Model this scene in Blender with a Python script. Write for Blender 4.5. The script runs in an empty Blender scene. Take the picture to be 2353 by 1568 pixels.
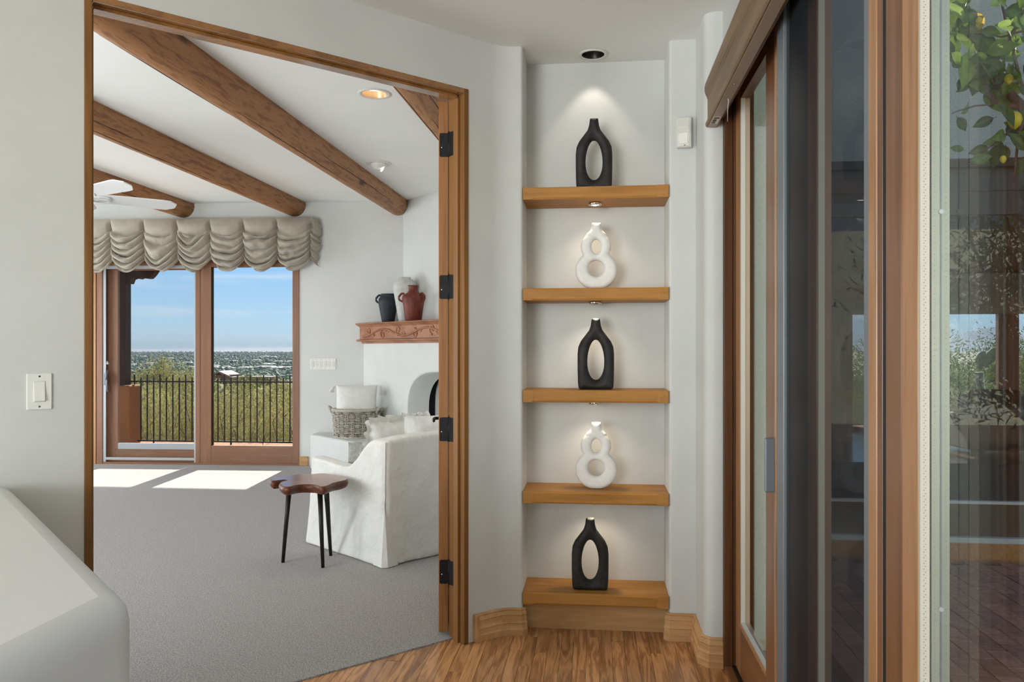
import bpy, math, random
import numpy as np
from mathutils import Vector, Matrix
random.seed(7)
sc = bpy.context.scene
COL = sc.collection
S5 = math.sqrt(.5)

# ------------------------------------------------------------------ camera, sky, sun, exposure
FPX, CXP, CYP, HC = 1830., 1176.5, 805., 1.35          # focal length in pixels of the 2353x1568 frame
YAW = math.atan(191 / FPX); CA, SA = math.cos(YAW), math.sin(YAW)
cam = bpy.data.cameras.new('camera'); cam_o = bpy.data.objects.new('camera', cam); COL.objects.link(cam_o)
cam_o.location = (0, 0, HC); cam_o.rotation_euler = (math.pi / 2, 0, YAW)
cam.sensor_width = 36; cam.lens = 36 * FPX / 2353; cam.shift_y = (CYP - 784) / 2353
cam.clip_start = .05; cam.clip_end = 60000
sc.camera = cam_o
vs = sc.view_settings
vs.view_transform = 'Standard'; vs.look = 'None'; vs.gamma = 1; vs.use_curve_mapping = False
vs.exposure = 0.0
SUN_EL, SUN_AZ = math.radians(28.4), math.radians(5.6)   # the sun stands beyond the bedroom window
sun = bpy.data.lights.new('sun', 'SUN'); sun.energy = 15; sun.angle = .009; sun.color = (1, .95, .88)
sun_o = bpy.data.objects.new('sun', sun); COL.objects.link(sun_o)
_sd = Vector((math.sin(SUN_AZ) * math.cos(SUN_EL), -math.cos(SUN_AZ) * math.cos(SUN_EL), -math.sin(SUN_EL)))
sun_o.rotation_euler = _sd.to_track_quat('-Z', 'Y').to_euler()
world = bpy.data.worlds.new('sky'); sc.world = world; world.use_nodes = True
nt = world.node_tree; nt.nodes.clear()
def _n(t, **k):
    n = nt.nodes.new(t)
    for a, b in k.items(): setattr(n, a, b)
    return n
tc = _n('ShaderNodeTexCoord'); sep = _n('ShaderNodeSeparateXYZ'); nt.links.new(tc.outputs['Generated'], sep.inputs[0])
rmp = _n('ShaderNodeValToRGB'); nt.links.new(sep.outputs['Z'], rmp.inputs[0])
els = rmp.color_ramp.elements
els[0].position = 0; els[0].color = (.62, .77, .88, 1)
els[1].position = 1; els[1].color = (.24, .44, .80, 1)
for p, c in ((.035, (.49, .75, .96, 1)), (.10, (.32, .62, 1.0, 1)), (.35, (.28, .53, .90, 1))):
    e = els.new(p); e.color = c
mp = _n('ShaderNodeMapping'); mp.inputs['Scale'].default_value = (3, 3, 34); nt.links.new(tc.outputs['Generated'], mp.inputs[0])
noi = _n('ShaderNodeTexNoise'); noi.inputs['Scale'].default_value = 1.6; noi.inputs['Detail'].default_value = 7
noi.inputs['Roughness'].default_value = .62; noi.inputs['Distortion'].default_value = .5
nt.links.new(mp.outputs[0], noi.inputs['Vector'])
cr = _n('ShaderNodeValToRGB'); nt.links.new(noi.outputs['Fac'], cr.inputs[0])
cr.color_ramp.elements[0].position = .5; cr.color_ramp.elements[0].color = (0, 0, 0, 1)
cr.color_ramp.elements[1].position = .78; cr.color_ramp.elements[1].color = (.6, .6, .6, 1)
mx = _n('ShaderNodeMix', data_type='RGBA'); nt.links.new(cr.outputs[0], mx.inputs['Factor'])
nt.links.new(rmp.outputs[0], mx.inputs['A']); mx.inputs['B'].default_value = (.86, .91, .95, 1)
bg = _n('ShaderNodeBackground'); bg.inputs['Strength'].default_value = 1.0
nt.links.new(mx.outputs['Result'], bg.inputs[0])
out = _n('ShaderNodeOutputWorld'); nt.links.new(bg.outputs[0], out.inputs[0])

def fill_light(name, loc, target, sx, sy, power, color=(1, 1, 1)):
    """soft area light added as unseen fill"""
    l = bpy.data.lights.new(name, 'AREA'); l.shape = 'RECTANGLE'; l.size = sx; l.size_y = sy; l.energy = power; l.color = color
    o = bpy.data.objects.new(name, l); COL.objects.link(o); o.location = loc
    o.rotation_euler = (Vector(target) - Vector(loc)).to_track_quat('-Z', 'Z').to_euler()
    return o
fill_light('hall_fill_light', (-2.75, -5.0, 1.45), (-.8, 2.6, 2.3), 2.4, 2.1, 305, (.95, .985, 1))  # added fill behind the camera, brightens the hall
fill_light('bedroom_fill_light', (-7.6, 7.15, 1.2), (-3.4, 6.2, 2.2), 2.3, 2.0, 125, (.95, .98, 1))  # added fill at the unseen left side of the bedroom
fill_light('bedroom_near_fill_light', (-4.2, 2.04, 1.25), (-3.7, 6.2, 3.0), 2.0, 1.6, 112, (.96, .985, 1))  # added fill, tilted up to lift the window wall and bedroom ceiling

# ------------------------------------------------------------------ pixel helpers (direction only; depth comes from the surface touched)
def ray(px, py):
    r = (px - CXP) / FPX
    return Vector((r * CA - SA, r * SA + CA, -(py - CYP) / FPX))
def onz(px, py, z=0.):
    d = ray(px, py); t = (z - HC) / d.z; return Vector((d.x * t, d.y * t, z))
def onY(px, py, Y):
    d = ray(px, py); t = Y / d.y; return Vector((d.x * t, Y, HC + d.z * t))
def onX(px, py, X):
    d = ray(px, py); t = X / d.x; return Vector((X, d.y * t, HC + d.z * t))
def onpl(px, py, n, c):
    d = ray(px, py); t = c / (n[0] * d.x + n[1] * d.y); return Vector((d.x * t, d.y * t, HC + d.z * t))

# ------------------------------------------------------------------ mesh collector
class MB:
    def __init__(s): s.v = []; s.f = []; s.sm = []
    def add(s, vs, fs, smooth=False):
        b = len(s.v); s.v += [tuple(v) for v in vs]
        s.f += [tuple(i + b for i in f) for f in fs]; s.sm += [smooth] * len(fs); return s
    def box(s, x0, x1, y0, y1, z0, z1):
        return s.add([(x0, y0, z0), (x1, y0, z0), (x1, y1, z0), (x0, y1, z0), (x0, y0, z1), (x1, y0, z1), (x1, y1, z1), (x0, y1, z1)],
                     [(3, 2, 1, 0), (4, 5, 6, 7), (0, 1, 5, 4), (1, 2, 6, 5), (2, 3, 7, 6), (3, 0, 4, 7)])
    def obox(s, o, ax, ay, az, x0, x1, y0, y1, z0, z1):
        o, ax, ay, az = Vector(o), Vector(ax), Vector(ay), Vector(az)
        P = [o + ax * x + ay * y + az * z for x, y, z in ((x0, y0, z0), (x1, y0, z0), (x1, y1, z0), (x0, y1, z0), (x0, y0, z1), (x1, y0, z1), (x1, y1, z1), (x0, y1, z1))]
        return s.add(P, [(3, 2, 1, 0), (4, 5, 6, 7), (0, 1, 5, 4), (1, 2, 6, 5), (2, 3, 7, 6), (3, 0, 4, 7)])
    def prism(s, poly, z0, z1):
        n = len(poly)
        return s.add([(p[0], p[1], z0) for p in poly] + [(p[0], p[1], z1) for p in poly],
                     [tuple(range(n - 1, -1, -1)), tuple(range(n, 2 * n))] + [(i, (i + 1) % n, n + (i + 1) % n, n + i) for i in range(n)])
    def loft(s, rings, caps=True, smooth=False, close=True):
        n = len(rings[0]); V = [p for r in rings for p in r]; F = []
        for k in range(len(rings) - 1):
            for i in range(n if close else n - 1):
                j = (i + 1) % n
                F.append((k * n + i, k * n + j, (k + 1) * n + j, (k + 1) * n + i))
        if caps: F += [tuple(range(n - 1, -1, -1)), tuple(range((len(rings) - 1) * n, len(rings) * n))]
        return s.add(V, F, smooth)
    def tube(s, pts, r, n=8, caps=True, smooth=True, sq=None):
        pts = [Vector(p) for p in pts]; R = r if isinstance(r, (list, tuple)) else [r] * len(pts); rings = []
        up = Vector((0, 0, 1))
        for i, p in enumerate(pts):
            t = (pts[min(i + 1, len(pts) - 1)] - pts[max(i - 1, 0)]).normalized()
            a = t.cross(up)
            if a.length < .05: a = t.cross(Vector((0, 1, 0)))
            a.normalize(); b = t.cross(a).normalized()
            rings.append([p + a * math.cos(q * 2 * math.pi / n) * R[i] + b * math.sin(q * 2 * math.pi / n) * R[i] * (sq or 1) for q in range(n)])
        return s.loft(rings, caps, smooth)
    def lathe(s, prof, o=(0, 0, 0), n=32, smooth=True, caps=True):
        rings = [[(o[0] + r * math.cos(2 * math.pi * q / n), o[1] + r * math.sin(2 * math.pi * q / n), o[2] + z) for q in range(n)] for r, z in prof]
        return s.loft(rings, caps, smooth)
    def grid(s, fn, nu, nv, smooth=True, closed_u=False):
        V = [fn(i / (nu if closed_u else nu - 1), j / (nv - 1)) for j in range(nv) for i in range(nu)]; F = []
        for j in range(nv - 1):
            for i in range(nu if closed_u else nu - 1):
                k = (i + 1) % nu; F.append((j * nu + i, j * nu + k, (j + 1) * nu + k, (j + 1) * nu + i))
        return s.add(V, F, smooth)
    def mesh(s, name, mat, sharp=None):
        m = bpy.data.meshes.new(name); m.from_pydata(s.v, [], s.f); m.validate()
        if len(m.polygons) == len(s.sm): m.polygons.foreach_set('use_smooth', s.sm)
        m.materials.append(mat); m.update()
        if sharp: m.polygons.foreach_set('use_smooth', [True] * len(m.polygons)); m.set_sharp_from_angle(angle=math.radians(sharp))
        return m
    def build(s, name, mat, parent=None, local=False, bevel=0, sharp=None, seg=2):
        o = bpy.data.objects.new(name, s.mesh(name, mat, sharp)); COL.objects.link(o)
        if parent is not None:
            o.parent = parent
            if not local and parent.type == 'EMPTY': o.location = -Vector(parent.location)
        if bevel:
            b = o.modifiers.new('bevel', 'BEVEL'); b.width = bevel; b.segments = seg; b.limit_method = 'ANGLE'; b.angle_limit = math.radians(35)
            b.harden_normals = False
        return o
def tag(o, label=None, cat=None, group=None, kind=None):
    if label: o['label'] = label
    if cat: o['category'] = cat
    if group: o['group'] = group
    if kind: o['kind'] = kind
    return o
def thing(name, loc, label, cat, group=None, rz=0, kind=None):
    o = bpy.data.objects.new(name, None); COL.objects.link(o); o.location = loc; o.rotation_euler = (0, 0, rz)
    o.empty_display_size = .05
    return tag(o, label, cat, group, kind)
def inst(src, parent=None, loc=(0, 0, 0), rot=(0, 0, 0), scl=(1, 1, 1), name=None):
    o = src.copy(); COL.objects.link(o); o.parent = parent; o.location = loc; o.rotation_euler = rot; o.scale = scl
    if name: o.name = name
    return o
def mobj(name, mesh, parent=None, loc=(0, 0, 0), rot=(0, 0, 0), scl=(1, 1, 1)):
    o = bpy.data.objects.new(name, mesh); COL.objects.link(o); o.parent = parent; o.location = loc; o.rotation_euler = rot; o.scale = scl
    return o
def struct(o, label=None): return tag(o, label, None, None, 'structure')
def arc(cx, cy, r, a0, a1, n): return [(cx + r * math.cos(math.radians(a0 + (a1 - a0) * i / n)), cy + r * math.sin(math.radians(a0 + (a1 - a0) * i / n))) for i in range(n + 1)]

def surface_nets(fn, lo, hi, h):
    lo = np.array(lo, float); hi = np.array(hi, float); n = np.ceil((hi - lo) / h).astype(int) + 1
    ax = [lo[k] + h * np.arange(n[k]) for k in range(3)]
    X, Y, Z = np.meshgrid(*ax, indexing='ij'); Dv = fn(X, Y, Z); ins = Dv < 0
    nc = n - 1; acc = np.zeros(tuple(nc) + (3,)); cnt = np.zeros(tuple(nc))
    G = np.stack([X, Y, Z], -1)
    def sh(o): return tuple(slice(o[k], o[k] + nc[k]) for k in range(3))
    for axis in range(3):
        o1, o2 = [k for k in range(3) if k != axis]
        for a in (0, 1):
            for b in (0, 1):
                p = [0, 0, 0]; p[o1] = a; p[o2] = b; q = list(p); q[axis] = 1
                d0, d1 = Dv[sh(p)], Dv[sh(q)]; c = (d0 < 0) != (d1 < 0)
                t = np.where(c, d0 / np.where(d0 == d1, 1, d0 - d1), 0)
                pos = G[sh(p)] + (G[sh(q)] - G[sh(p)]) * t[..., None]
                acc += np.where(c[..., None], pos, 0); cnt += c
    act = cnt > 0; idx = -np.ones(tuple(nc), int); idx[act] = np.arange(act.sum())
    V = acc[act] / cnt[act][:, None]; F = []
    for axis in range(3):
        o1, o2 = (axis + 1) % 3, (axis + 2) % 3
        s0 = [slice(1, nc[k]) for k in range(3)]; s0[axis] = slice(0, nc[axis]); s1 = list(s0); s1[axis] = slice(1, nc[axis] + 1)
        a, b = ins[tuple(s0)], ins[tuple(s1)]; ij = np.argwhere(a != b)
        if not len(ij): continue
        off = np.array([0 if k == axis else 1 for k in range(3)]); c = ij + off
        e1 = np.eye(3, dtype=int)[o1]; e2 = np.eye(3, dtype=int)[o2]
        g = lambda w: idx[w[:, 0], w[:, 1], w[:, 2]]
        q = np.stack([g(c - e1 - e2), g(c - e2), g(c), g(c - e1)], 1)
        fl = ~a[tuple(ij.T)]; q[fl] = q[fl][:, ::-1]; F.append(q)
    F = np.concatenate(F)
    m = MB(); m.v = [tuple(v) for v in V.tolist()]; m.f = [tuple(x) for x in F.tolist()]; m.sm = [True] * len(m.f)
    return m
def smin(a, b, k):
    h = np.clip(.5 + .5 * (b - a) / k, 0, 1); return b + (a - b) * h - k * h * (1 - h)
def sd_poly(x, y, poly):
    P = np.array(poly); N = len(P); d = np.full(x.shape, 1e9); s = np.ones(x.shape)
    for i in range(N):
        a = P[i]; b = P[i - 1]; ex, ey = b - a; wx, wy = x - a[0], y - a[1]
        t = np.clip((wx * ex + wy * ey) / (ex * ex + ey * ey), 0, 1)
        d = np.minimum(d, (wx - ex * t) ** 2 + (wy - ey * t) ** 2)
        c1 = y >= a[1]; c2 = y < b[1]; c3 = ex * wy > ey * wx
        s = np.where((c1 & c2 & c3) | (~c1 & ~c2 & ~c3), -s, s)
    return s * np.sqrt(d)
def hsh(*k):
    v = math.sin(sum(q * w for q, w in zip(k, (12.9898, 78.233, 37.719, 91.17)))) * 43758.5453
    return v - math.floor(v)
def vnoise(x, y=0.):
    xi, yi = math.floor(x), math.floor(y); u, v = x - xi, y - yi; u = u * u * (3 - 2 * u); v = v * v * (3 - 2 * v)
    a, b, c, d = hsh(xi, yi), hsh(xi + 1, yi), hsh(xi, yi + 1), hsh(xi + 1, yi + 1)
    return (a + (b - a) * u) * (1 - v) + (c + (d - c) * u) * v

# ------------------------------------------------------------------ materials
def newmat(name):
    m = bpy.data.materials.new(name); m.use_nodes = True; t = m.node_tree; t.nodes.clear()
    o = t.nodes.new('ShaderNodeOutputMaterial'); p = t.nodes.new('ShaderNodeBsdfPrincipled'); t.links.new(p.outputs[0], o.inputs[0])
    return m, t, p, o
def C(r, g, b):     # sRGB 0-255 -> linear
    f = lambda c: (c / 255 / 12.92) if c / 255 <= .04045 else ((c / 255 + .055) / 1.055) ** 2.4
    return (f(r), f(g), f(b), 1)
def plain(name, col, rough=.5, metal=0, spec=.5, emit=None, es=1, coat=0):
    m, t, p, o = newmat(name); p.inputs['Base Color'].default_value = col; p.inputs['Roughness'].default_value = rough
    p.inputs['Metallic'].default_value = metal; p.inputs['Specular IOR Level'].default_value = spec; p.inputs['Coat Weight'].default_value = coat
    if emit: p.inputs['Emission Color'].default_value = emit; p.inputs['Emission Strength'].default_value = es
    return m
def noisy(name, c1, c2, scale=(1, 1, 1), nscale=20, detail=5, rough=.6, bump=.1, bscale=None, bdist=.002, lo=.3, hi=.7, spec=.4, coords='Object', rand=0., metal=0, sheen=0, voro=0.):
    m, t, p, o = newmat(name); N = t.nodes.new; L = t.links.new
    tcn = N('ShaderNodeTexCoord'); mpn = N('ShaderNodeMapping'); mpn.inputs['Scale'].default_value = scale
    src = tcn.outputs[coords]
    if rand:
        oi = N('ShaderNodeObjectInfo'); va = N('ShaderNodeVectorMath'); va.operation = 'MULTIPLY_ADD'
        L(oi.outputs['Random'], va.inputs[0]); va.inputs[1].default_value = (37, 53, 71); L(src, va.inputs[2]); src = va.outputs[0]
    L(src, mpn.inputs[0])
    nz = N('ShaderNodeTexNoise'); nz.inputs['Scale'].default_value = nscale; nz.inputs['Detail'].default_value = detail; nz.inputs['Roughness'].default_value = .6
    L(mpn.outputs[0], nz.inputs['Vector'])
    r = N('ShaderNodeValToRGB'); r.color_ramp.elements[0].position = lo; r.color_ramp.elements[1].position = hi
    r.color_ramp.elements[0].color = c1; r.color_ramp.elements[1].color = c2; L(nz.outputs['Fac'], r.inputs[0])
    col = r.outputs[0]
    if rand:
        hv = N('ShaderNodeHueSaturation'); mr = N('ShaderNodeMapRange'); mr.inputs['To Min'].default_value = 1 - rand; mr.inputs['To Max'].default_value = 1 + rand
        L(oi.outputs['Random'], mr.inputs['Value']); L(mr.outputs[0], hv.inputs['Value']); L(col, hv.inputs['Color']); col = hv.outputs[0]
    L(col, p.inputs['Base Color'])
    p.inputs['Roughness'].default_value = rough; p.inputs['Specular IOR Level'].default_value = spec; p.inputs['Metallic'].default_value = metal
    if sheen: p.inputs['Sheen Weight'].default_value = sheen
    if bump:
        bn = N('ShaderNodeTexNoise'); bn.inputs['Scale'].default_value = bscale or nscale; bn.inputs['Detail'].default_value = 6
        L(mpn.outputs[0] if not bscale else src, bn.inputs['Vector'])
        b = N('ShaderNodeBump'); b.inputs['Strength'].default_value = bump; b.inputs['Distance'].default_value = bdist
        L(bn.outputs['Fac'], b.inputs['Height']); L(b.outputs[0], p.inputs['Normal'])
    return m
def wood(name, dark, light, axis=2, scale=14, stretch=14, rough=.35, ring=1.0, bump=.12, rand=0., spec=.5, knots=0., coat=0.):
    """long grain along axis: stretched noise drives a fine wave; optional knots"""
    m, t, p, o = newmat(name); N = t.nodes.new; L = t.links.new
    tcn = N('ShaderNodeTexCoord'); src = tcn.outputs['Object']
    oi = N('ShaderNodeObjectInfo'); va = N('ShaderNodeVectorMath'); va.operation = 'MULTIPLY_ADD'
    L(oi.outputs['Random'], va.inputs[0]); va.inputs[1].default_value = (3.7, 5.3, 7.1); L(src, va.inputs[2]); src = va.outputs[0]
    mpn = N('ShaderNodeMapping'); scv = [scale] * 3; scv[axis] = scale / stretch; mpn.inputs['Scale'].default_value = scv; L(src, mpn.inputs[0])
    n1 = N('ShaderNodeTexNoise'); n1.inputs['Scale'].default_value = 1; n1.inputs['Detail'].default_value = 3; n1.inputs['Distortion'].default_value = .6; L(mpn.outputs[0], n1.inputs['Vector'])
    mul = N('ShaderNodeMath'); mul.operation = 'MULTIPLY'; mul.inputs[1].default_value = 26 * ring; L(n1.outputs['Fac'], mul.inputs[0])
    sn = N('ShaderNodeMath'); sn.operation = 'SINE'; L(mul.outputs[0], sn.inputs[0])
    mr = N('ShaderNodeMapRange'); mr.inputs['From Min'].default_value = -1; L(sn.outputs[0], mr.inputs['Value'])
    n2 = N('ShaderNodeTexNoise'); n2.inputs['Scale'].default_value = 9; n2.inputs['Detail'].default_value = 6; L(mpn.outputs[0], n2.inputs['Vector'])
    mix = N('ShaderNodeMath'); mix.operation = 'MULTIPLY_ADD'; mix.inputs[1].default_value = .45; L(mr.outputs[0], mix.inputs[0])
    m3 = N('ShaderNodeMath'); m3.operation = 'MULTIPLY'; m3.inputs[1].default_value = .62; L(n2.outputs['Fac'], m3.inputs[0]); L(m3.outputs[0], mix.inputs[2])
    r = N('ShaderNodeValToRGB'); r.color_ramp.elements[0].position = .12; r.color_ramp.elements[1].position = .78
    r.color_ramp.elements[0].color = dark; r.color_ramp.elements[1].color = light; L(mix.outputs[0], r.inputs[0])
    col = r.outputs[0]
    if knots:
        mk = N('ShaderNodeMapping'); kv = [7.] * 3; kv[axis] = 2.2; mk.inputs['Scale'].default_value = kv; L(src, mk.inputs[0])
        vo = N('ShaderNodeTexVoronoi'); vo.inputs['Scale'].default_value = knots; L(mk.outputs[0], vo.inputs['Vector'])
        kr = N('ShaderNodeValToRGB'); kr.color_ramp.elements[0].position = .04; kr.color_ramp.elements[0].color = (1, 1, 1, 1); kr.color_ramp.elements[1].position = .13; kr.color_ramp.elements[1].color = (0, 0, 0, 1)
        L(vo.outputs['Distance'], kr.inputs[0])
        mk2 = N('ShaderNodeMix'); mk2.data_type = 'RGBA'; L(kr.outputs[0], mk2.inputs['Factor']); L(col, mk2.inputs['A']); mk2.inputs['B'].default_value = (dark[0] * .35, dark[1] * .3, dark[2] * .3, 1); col = mk2.outputs['Result']
    if rand:
        hv = N('ShaderNodeHueSaturation'); mr2 = N('ShaderNodeMapRange'); mr2.inputs['To Min'].default_value = 1 - rand; mr2.inputs['To Max'].default_value = 1 + rand
        L(oi.outputs['Random'], mr2.inputs['Value']); L(mr2.outputs[0], hv.inputs['Value']); L(col, hv.inputs['Color']); col = hv.outputs[0]
    L(col, p.inputs['Base Color']); p.inputs['Roughness'].default_value = rough; p.inputs['Specular IOR Level'].default_value = spec; p.inputs['Coat Weight'].default_value = coat
    p.inputs['Coat Roughness'].default_value = .15
    b = N('ShaderNodeBump'); b.inputs['Strength'].default_value = bump; b.inputs['Distance'].default_value = .002; L(mix.outputs[0], b.inputs['Height']); L(b.outputs[0], p.inputs['Normal'])
    return m
def glassmat(name, tint=(1, 1, 1, 1), refl=.0, ior=1.45, rough=0.):
    m, t, p, o = newmat(name); N = t.nodes.new; L = t.links.new; t.nodes.remove(p)
    tr = N('ShaderNodeBsdfTransparent'); tr.inputs[0].default_value = tint
    gl = N('ShaderNodeBsdfGlossy'); gl.inputs['Roughness'].default_value = rough
    ge = N('ShaderNodeNewGeometry'); dt = N('ShaderNodeVectorMath'); dt.operation = 'DOT_PRODUCT'; L(ge.outputs['Incoming'], dt.inputs[0]); L(ge.outputs['Normal'], dt.inputs[1])
    ab = N('ShaderNodeMath'); ab.operation = 'ABSOLUTE'; L(dt.outputs['Value'], ab.inputs[0])
    om = N('ShaderNodeMath'); om.operation = 'SUBTRACT'; om.inputs[0].default_value = 1; L(ab.outputs[0], om.inputs[1])
    pw = N('ShaderNodeMath'); pw.operation = 'POWER'; pw.inputs[1].default_value = 5; L(om.outputs[0], pw.inputs[0])
    f0 = ((ior - 1) / (ior + 1)) ** 2 + refl      # Fresnel reflectance (Schlick)
    ad = N('ShaderNodeMath'); ad.operation = 'MULTIPLY_ADD'; ad.use_clamp = True; ad.inputs[1].default_value = 1 - f0; ad.inputs[2].default_value = f0; L(pw.outputs[0], ad.inputs[0])
    mxs = N('ShaderNodeMixShader'); L(ad.outputs[0], mxs.inputs[0]); L(tr.outputs[0], mxs.inputs[1]); L(gl.outputs[0], mxs.inputs[2]); L(mxs.outputs[0], o.inputs[0])
    return m
def screenmat(name, col, cover):
    m, t, p, o = newmat(name); N = t.nodes.new; L = t.links.new
    p.inputs['Base Color'].default_value = col; p.inputs['Roughness'].default_value = .8; p.inputs['Specular IOR Level'].default_value = .05
    tr = N('ShaderNodeBsdfTransparent'); mxs = N('ShaderNodeMixShader'); mxs.inputs[0].default_value = cover
    L(tr.outputs[0], mxs.inputs[1]); L(p.outputs[0], mxs.inputs[2]); L(mxs.outputs[0], o.inputs[0])
    return m
def leafmat(name, c1, c2, rand=.3, trans=.35, rough=.85):
    m, t, p, o = newmat(name); N = t.nodes.new; L = t.links.new
    oi = N('ShaderNodeObjectInfo'); tcn = N('ShaderNodeTexCoord'); nz = N('ShaderNodeTexNoise'); nz.inputs['Scale'].default_value = 3; L(tcn.outputs['Object'], nz.inputs['Vector'])
    r = N('ShaderNodeValToRGB'); r.color_ramp.elements[0].position = .35; r.color_ramp.elements[1].position = .65; r.color_ramp.elements[0].color = c1; r.color_ramp.elements[1].color = c2; L(nz.outputs['Fac'], r.inputs[0])
    hv = N('ShaderNodeHueSaturation'); mr = N('ShaderNodeMapRange'); mr.inputs['To Min'].default_value = 1 - rand; mr.inputs['To Max'].default_value = 1 + rand
    L(oi.outputs['Random'], mr.inputs['Value']); L(mr.outputs[0], hv.inputs['Value']); L(r.outputs[0], hv.inputs['Color'])
    L(hv.outputs[0], p.inputs['Base Color']); p.inputs['Roughness'].default_value = rough; p.inputs['Specular IOR Level'].default_value = .5 if rough < .6 else .08
    tl = N('ShaderNodeBsdfTranslucent'); L(hv.outputs[0], tl.inputs[0]); mxs = N('ShaderNodeMixShader'); mxs.inputs[0].default_value = trans
    L(p.outputs[0], mxs.inputs[1]); L(tl.outputs[0], mxs.inputs[2]); L(mxs.outputs[0], o.inputs[0])
    return m
M = {}
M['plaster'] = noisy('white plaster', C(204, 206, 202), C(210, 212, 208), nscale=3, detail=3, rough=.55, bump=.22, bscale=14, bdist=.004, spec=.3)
M['ceil'] = noisy('brightened plaster', C(238, 240, 237), C(242, 243, 240), nscale=2, detail=3, rough=.6, bump=.12, bscale=18, bdist=.003, spec=.25)  # paler than the wall plaster, standing in for weak light on ceilings
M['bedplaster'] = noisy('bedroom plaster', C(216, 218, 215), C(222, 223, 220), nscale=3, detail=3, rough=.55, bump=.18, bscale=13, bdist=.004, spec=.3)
M['carpet'] = noisy('grey carpet', C(118, 115, 112), C(184, 181, 177), nscale=150, detail=3, rough=.95, bump=.9, bscale=260, bdist=.006, lo=.36, hi=.62, spec=.1, sheen=.3)
M['trim'] = wood('honey door frame wood', C(112, 76, 38), C(140, 98, 54), 2, 20, 22, .4, .5, .08, spec=.25)
M['trimh'] = wood('honey head frame wood', C(118, 78, 40), C(154, 108, 60), 0, 14, 10, .14, .5, .02, coat=1)
M['doorw'] = wood('fir door edge wood', C(124, 82, 46), C(158, 110, 66), 2, 24, 22, .45, .6, .08, knots=.25, spec=.25)
M['shelf'] = wood('maple shelf wood', C(152, 102, 46), C(180, 128, 66), 0, 10, 9, .5, .6, .05, spec=.2)
M['base'] = wood('maple baseboard wood', C(178, 134, 86), C(206, 164, 116), 0, 10, 9, .5, .5, .06, spec=.25)
M['oak'] = wood('oak floor wood', C(128, 80, 42), C(202, 150, 98), 1, 18, 12, .3, 1.2, .06, rand=.17, coat=.1)
M['viga'] = wood('peeled log wood', C(108, 66, 36), C(166, 118, 76), 1, 34, 8, .6, .55, .35, knots=.45)
M['slider'] = wood('slider frame wood', C(104, 66, 40), C(136, 94, 64), 2, 20, 22, .32, .5, .06)
M['slider_l'] = wood('slider sash wood', C(146, 102, 62), C(180, 134, 92), 2, 22, 22, .32, .6, .06)
M['slider_b'] = wood('bedroom slider wood', C(124, 86, 62), C(150, 108, 82), 2, 20, 22, .4, .4, .05)
M['slider_bh'] = wood('bedroom slider rail wood', C(124, 86, 62), C(148, 108, 82), 0, 20, 22, .4, .4, .05)
M['valw'] = wood('valance wood', C(106, 82, 54), C(134, 108, 78), 1, 16, 16, .45, .5, .05, spec=.3)
M['mantel'] = wood('carved mantel wood', C(134, 84, 56), C(172, 118, 84), 0, 8, 6, .5, .5, .12)
M['live'] = wood('live edge table wood', C(88, 42, 22), C(146, 84, 48), 0, 12, 6, .25, 1, .1, coat=.3)
M['bark'] = noisy('table edge wood', C(58, 30, 18), C(120, 68, 38), nscale=18, rough=.45, bump=.6, bdist=.006)
M['blackmetal'] = plain('black metal', C(20, 19, 20), .55, 0, .3)
M['legmetal'] = plain('black leg metal', C(40, 36, 34), .45, .4)
M['chrome'] = plain('chrome', C(205, 200, 192), .18, 1)
M['alu'] = plain('grey aluminium', C(122, 130, 136), .4, .3)
M['alu_l'] = plain('pale aluminium', C(176, 182, 186), .35, .2)
M['spacer'] = plain('bright spacer bar', C(196, 191, 178), .35, .0)
M['white'] = plain('white plastic', C(228, 228, 222), .35)
M['cream'] = plain('cream plastic', C(218, 217, 208), .4)
M['fanw'] = plain('white fan', C(232, 233, 234), .35)
M['slot'] = plain('dark slot', C(70, 68, 64), .6)
M['black_vase'] = noisy('black clay', C(22, 21, 21), C(50, 48, 46), nscale=22, rough=.62, bump=.35, bscale=90, bdist=.002, lo=.35, hi=.75)
M['white_vase'] = noisy('white clay', C(232, 230, 224), C(240, 238, 233), nscale=60, rough=.75, bump=.2, bscale=200, bdist=.001)
M['pot_black'] = noisy('blue black clay', C(30, 36, 42), C(48, 56, 64), nscale=18, rough=.55, bump=.25, bscale=60)
M['pot_white'] = noisy('pale rough clay', C(190, 192, 188), C(222, 222, 216), nscale=16, rough=.8, bump=.9, bscale=34, bdist=.01)
M['pot_red'] = noisy('red clay', C(92, 40, 28), C(130, 62, 44), nscale=9, rough=.5, bump=.3, bscale=40)
M['linen'] = noisy('white slipcover linen', C(226, 226, 220), C(234, 234, 229), nscale=7, rough=.9, bump=.9, bscale=7, bdist=.035, sheen=.2, spec=.2)
M['pillow'] = noisy('white pillow cloth', C(228, 228, 224), C(238, 238, 234), nscale=20, rough=.95, bump=.5, bscale=22, bdist=.008, sheen=.2, spec=.15)
M['pillow_g'] = noisy('grey pillow cloth', C(150, 150, 146), C(186, 186, 180), nscale=60, rough=.95, bump=.6, bscale=80, bdist=.006, spec=.15)
M['wicker'] = noisy('grey wicker', C(160, 154, 144), C(214, 208, 196), nscale=60, rough=.8, bump=.3)
M['drape'] = noisy('taupe cotton', C(160, 153, 138), C(174, 166, 150), nscale=10, rough=.8, bump=.12, bscale=60, bdist=.003, sheen=.3, spec=.2)
M['glass'] = glassmat('clear window glass', (.97, .985, .98, 1), 0, 1.3)
M['glass_opp'] = glassmat('courtyard window glass', (.82, .86, .88, 1), .025, 1.5)
M['glass_hall'] = glassmat('hall slider glass', (.975, .985, .98, 1), .0, 1.3)
M['screen'] = screenmat('insect screen mesh', C(50, 46, 52), .09)
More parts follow.
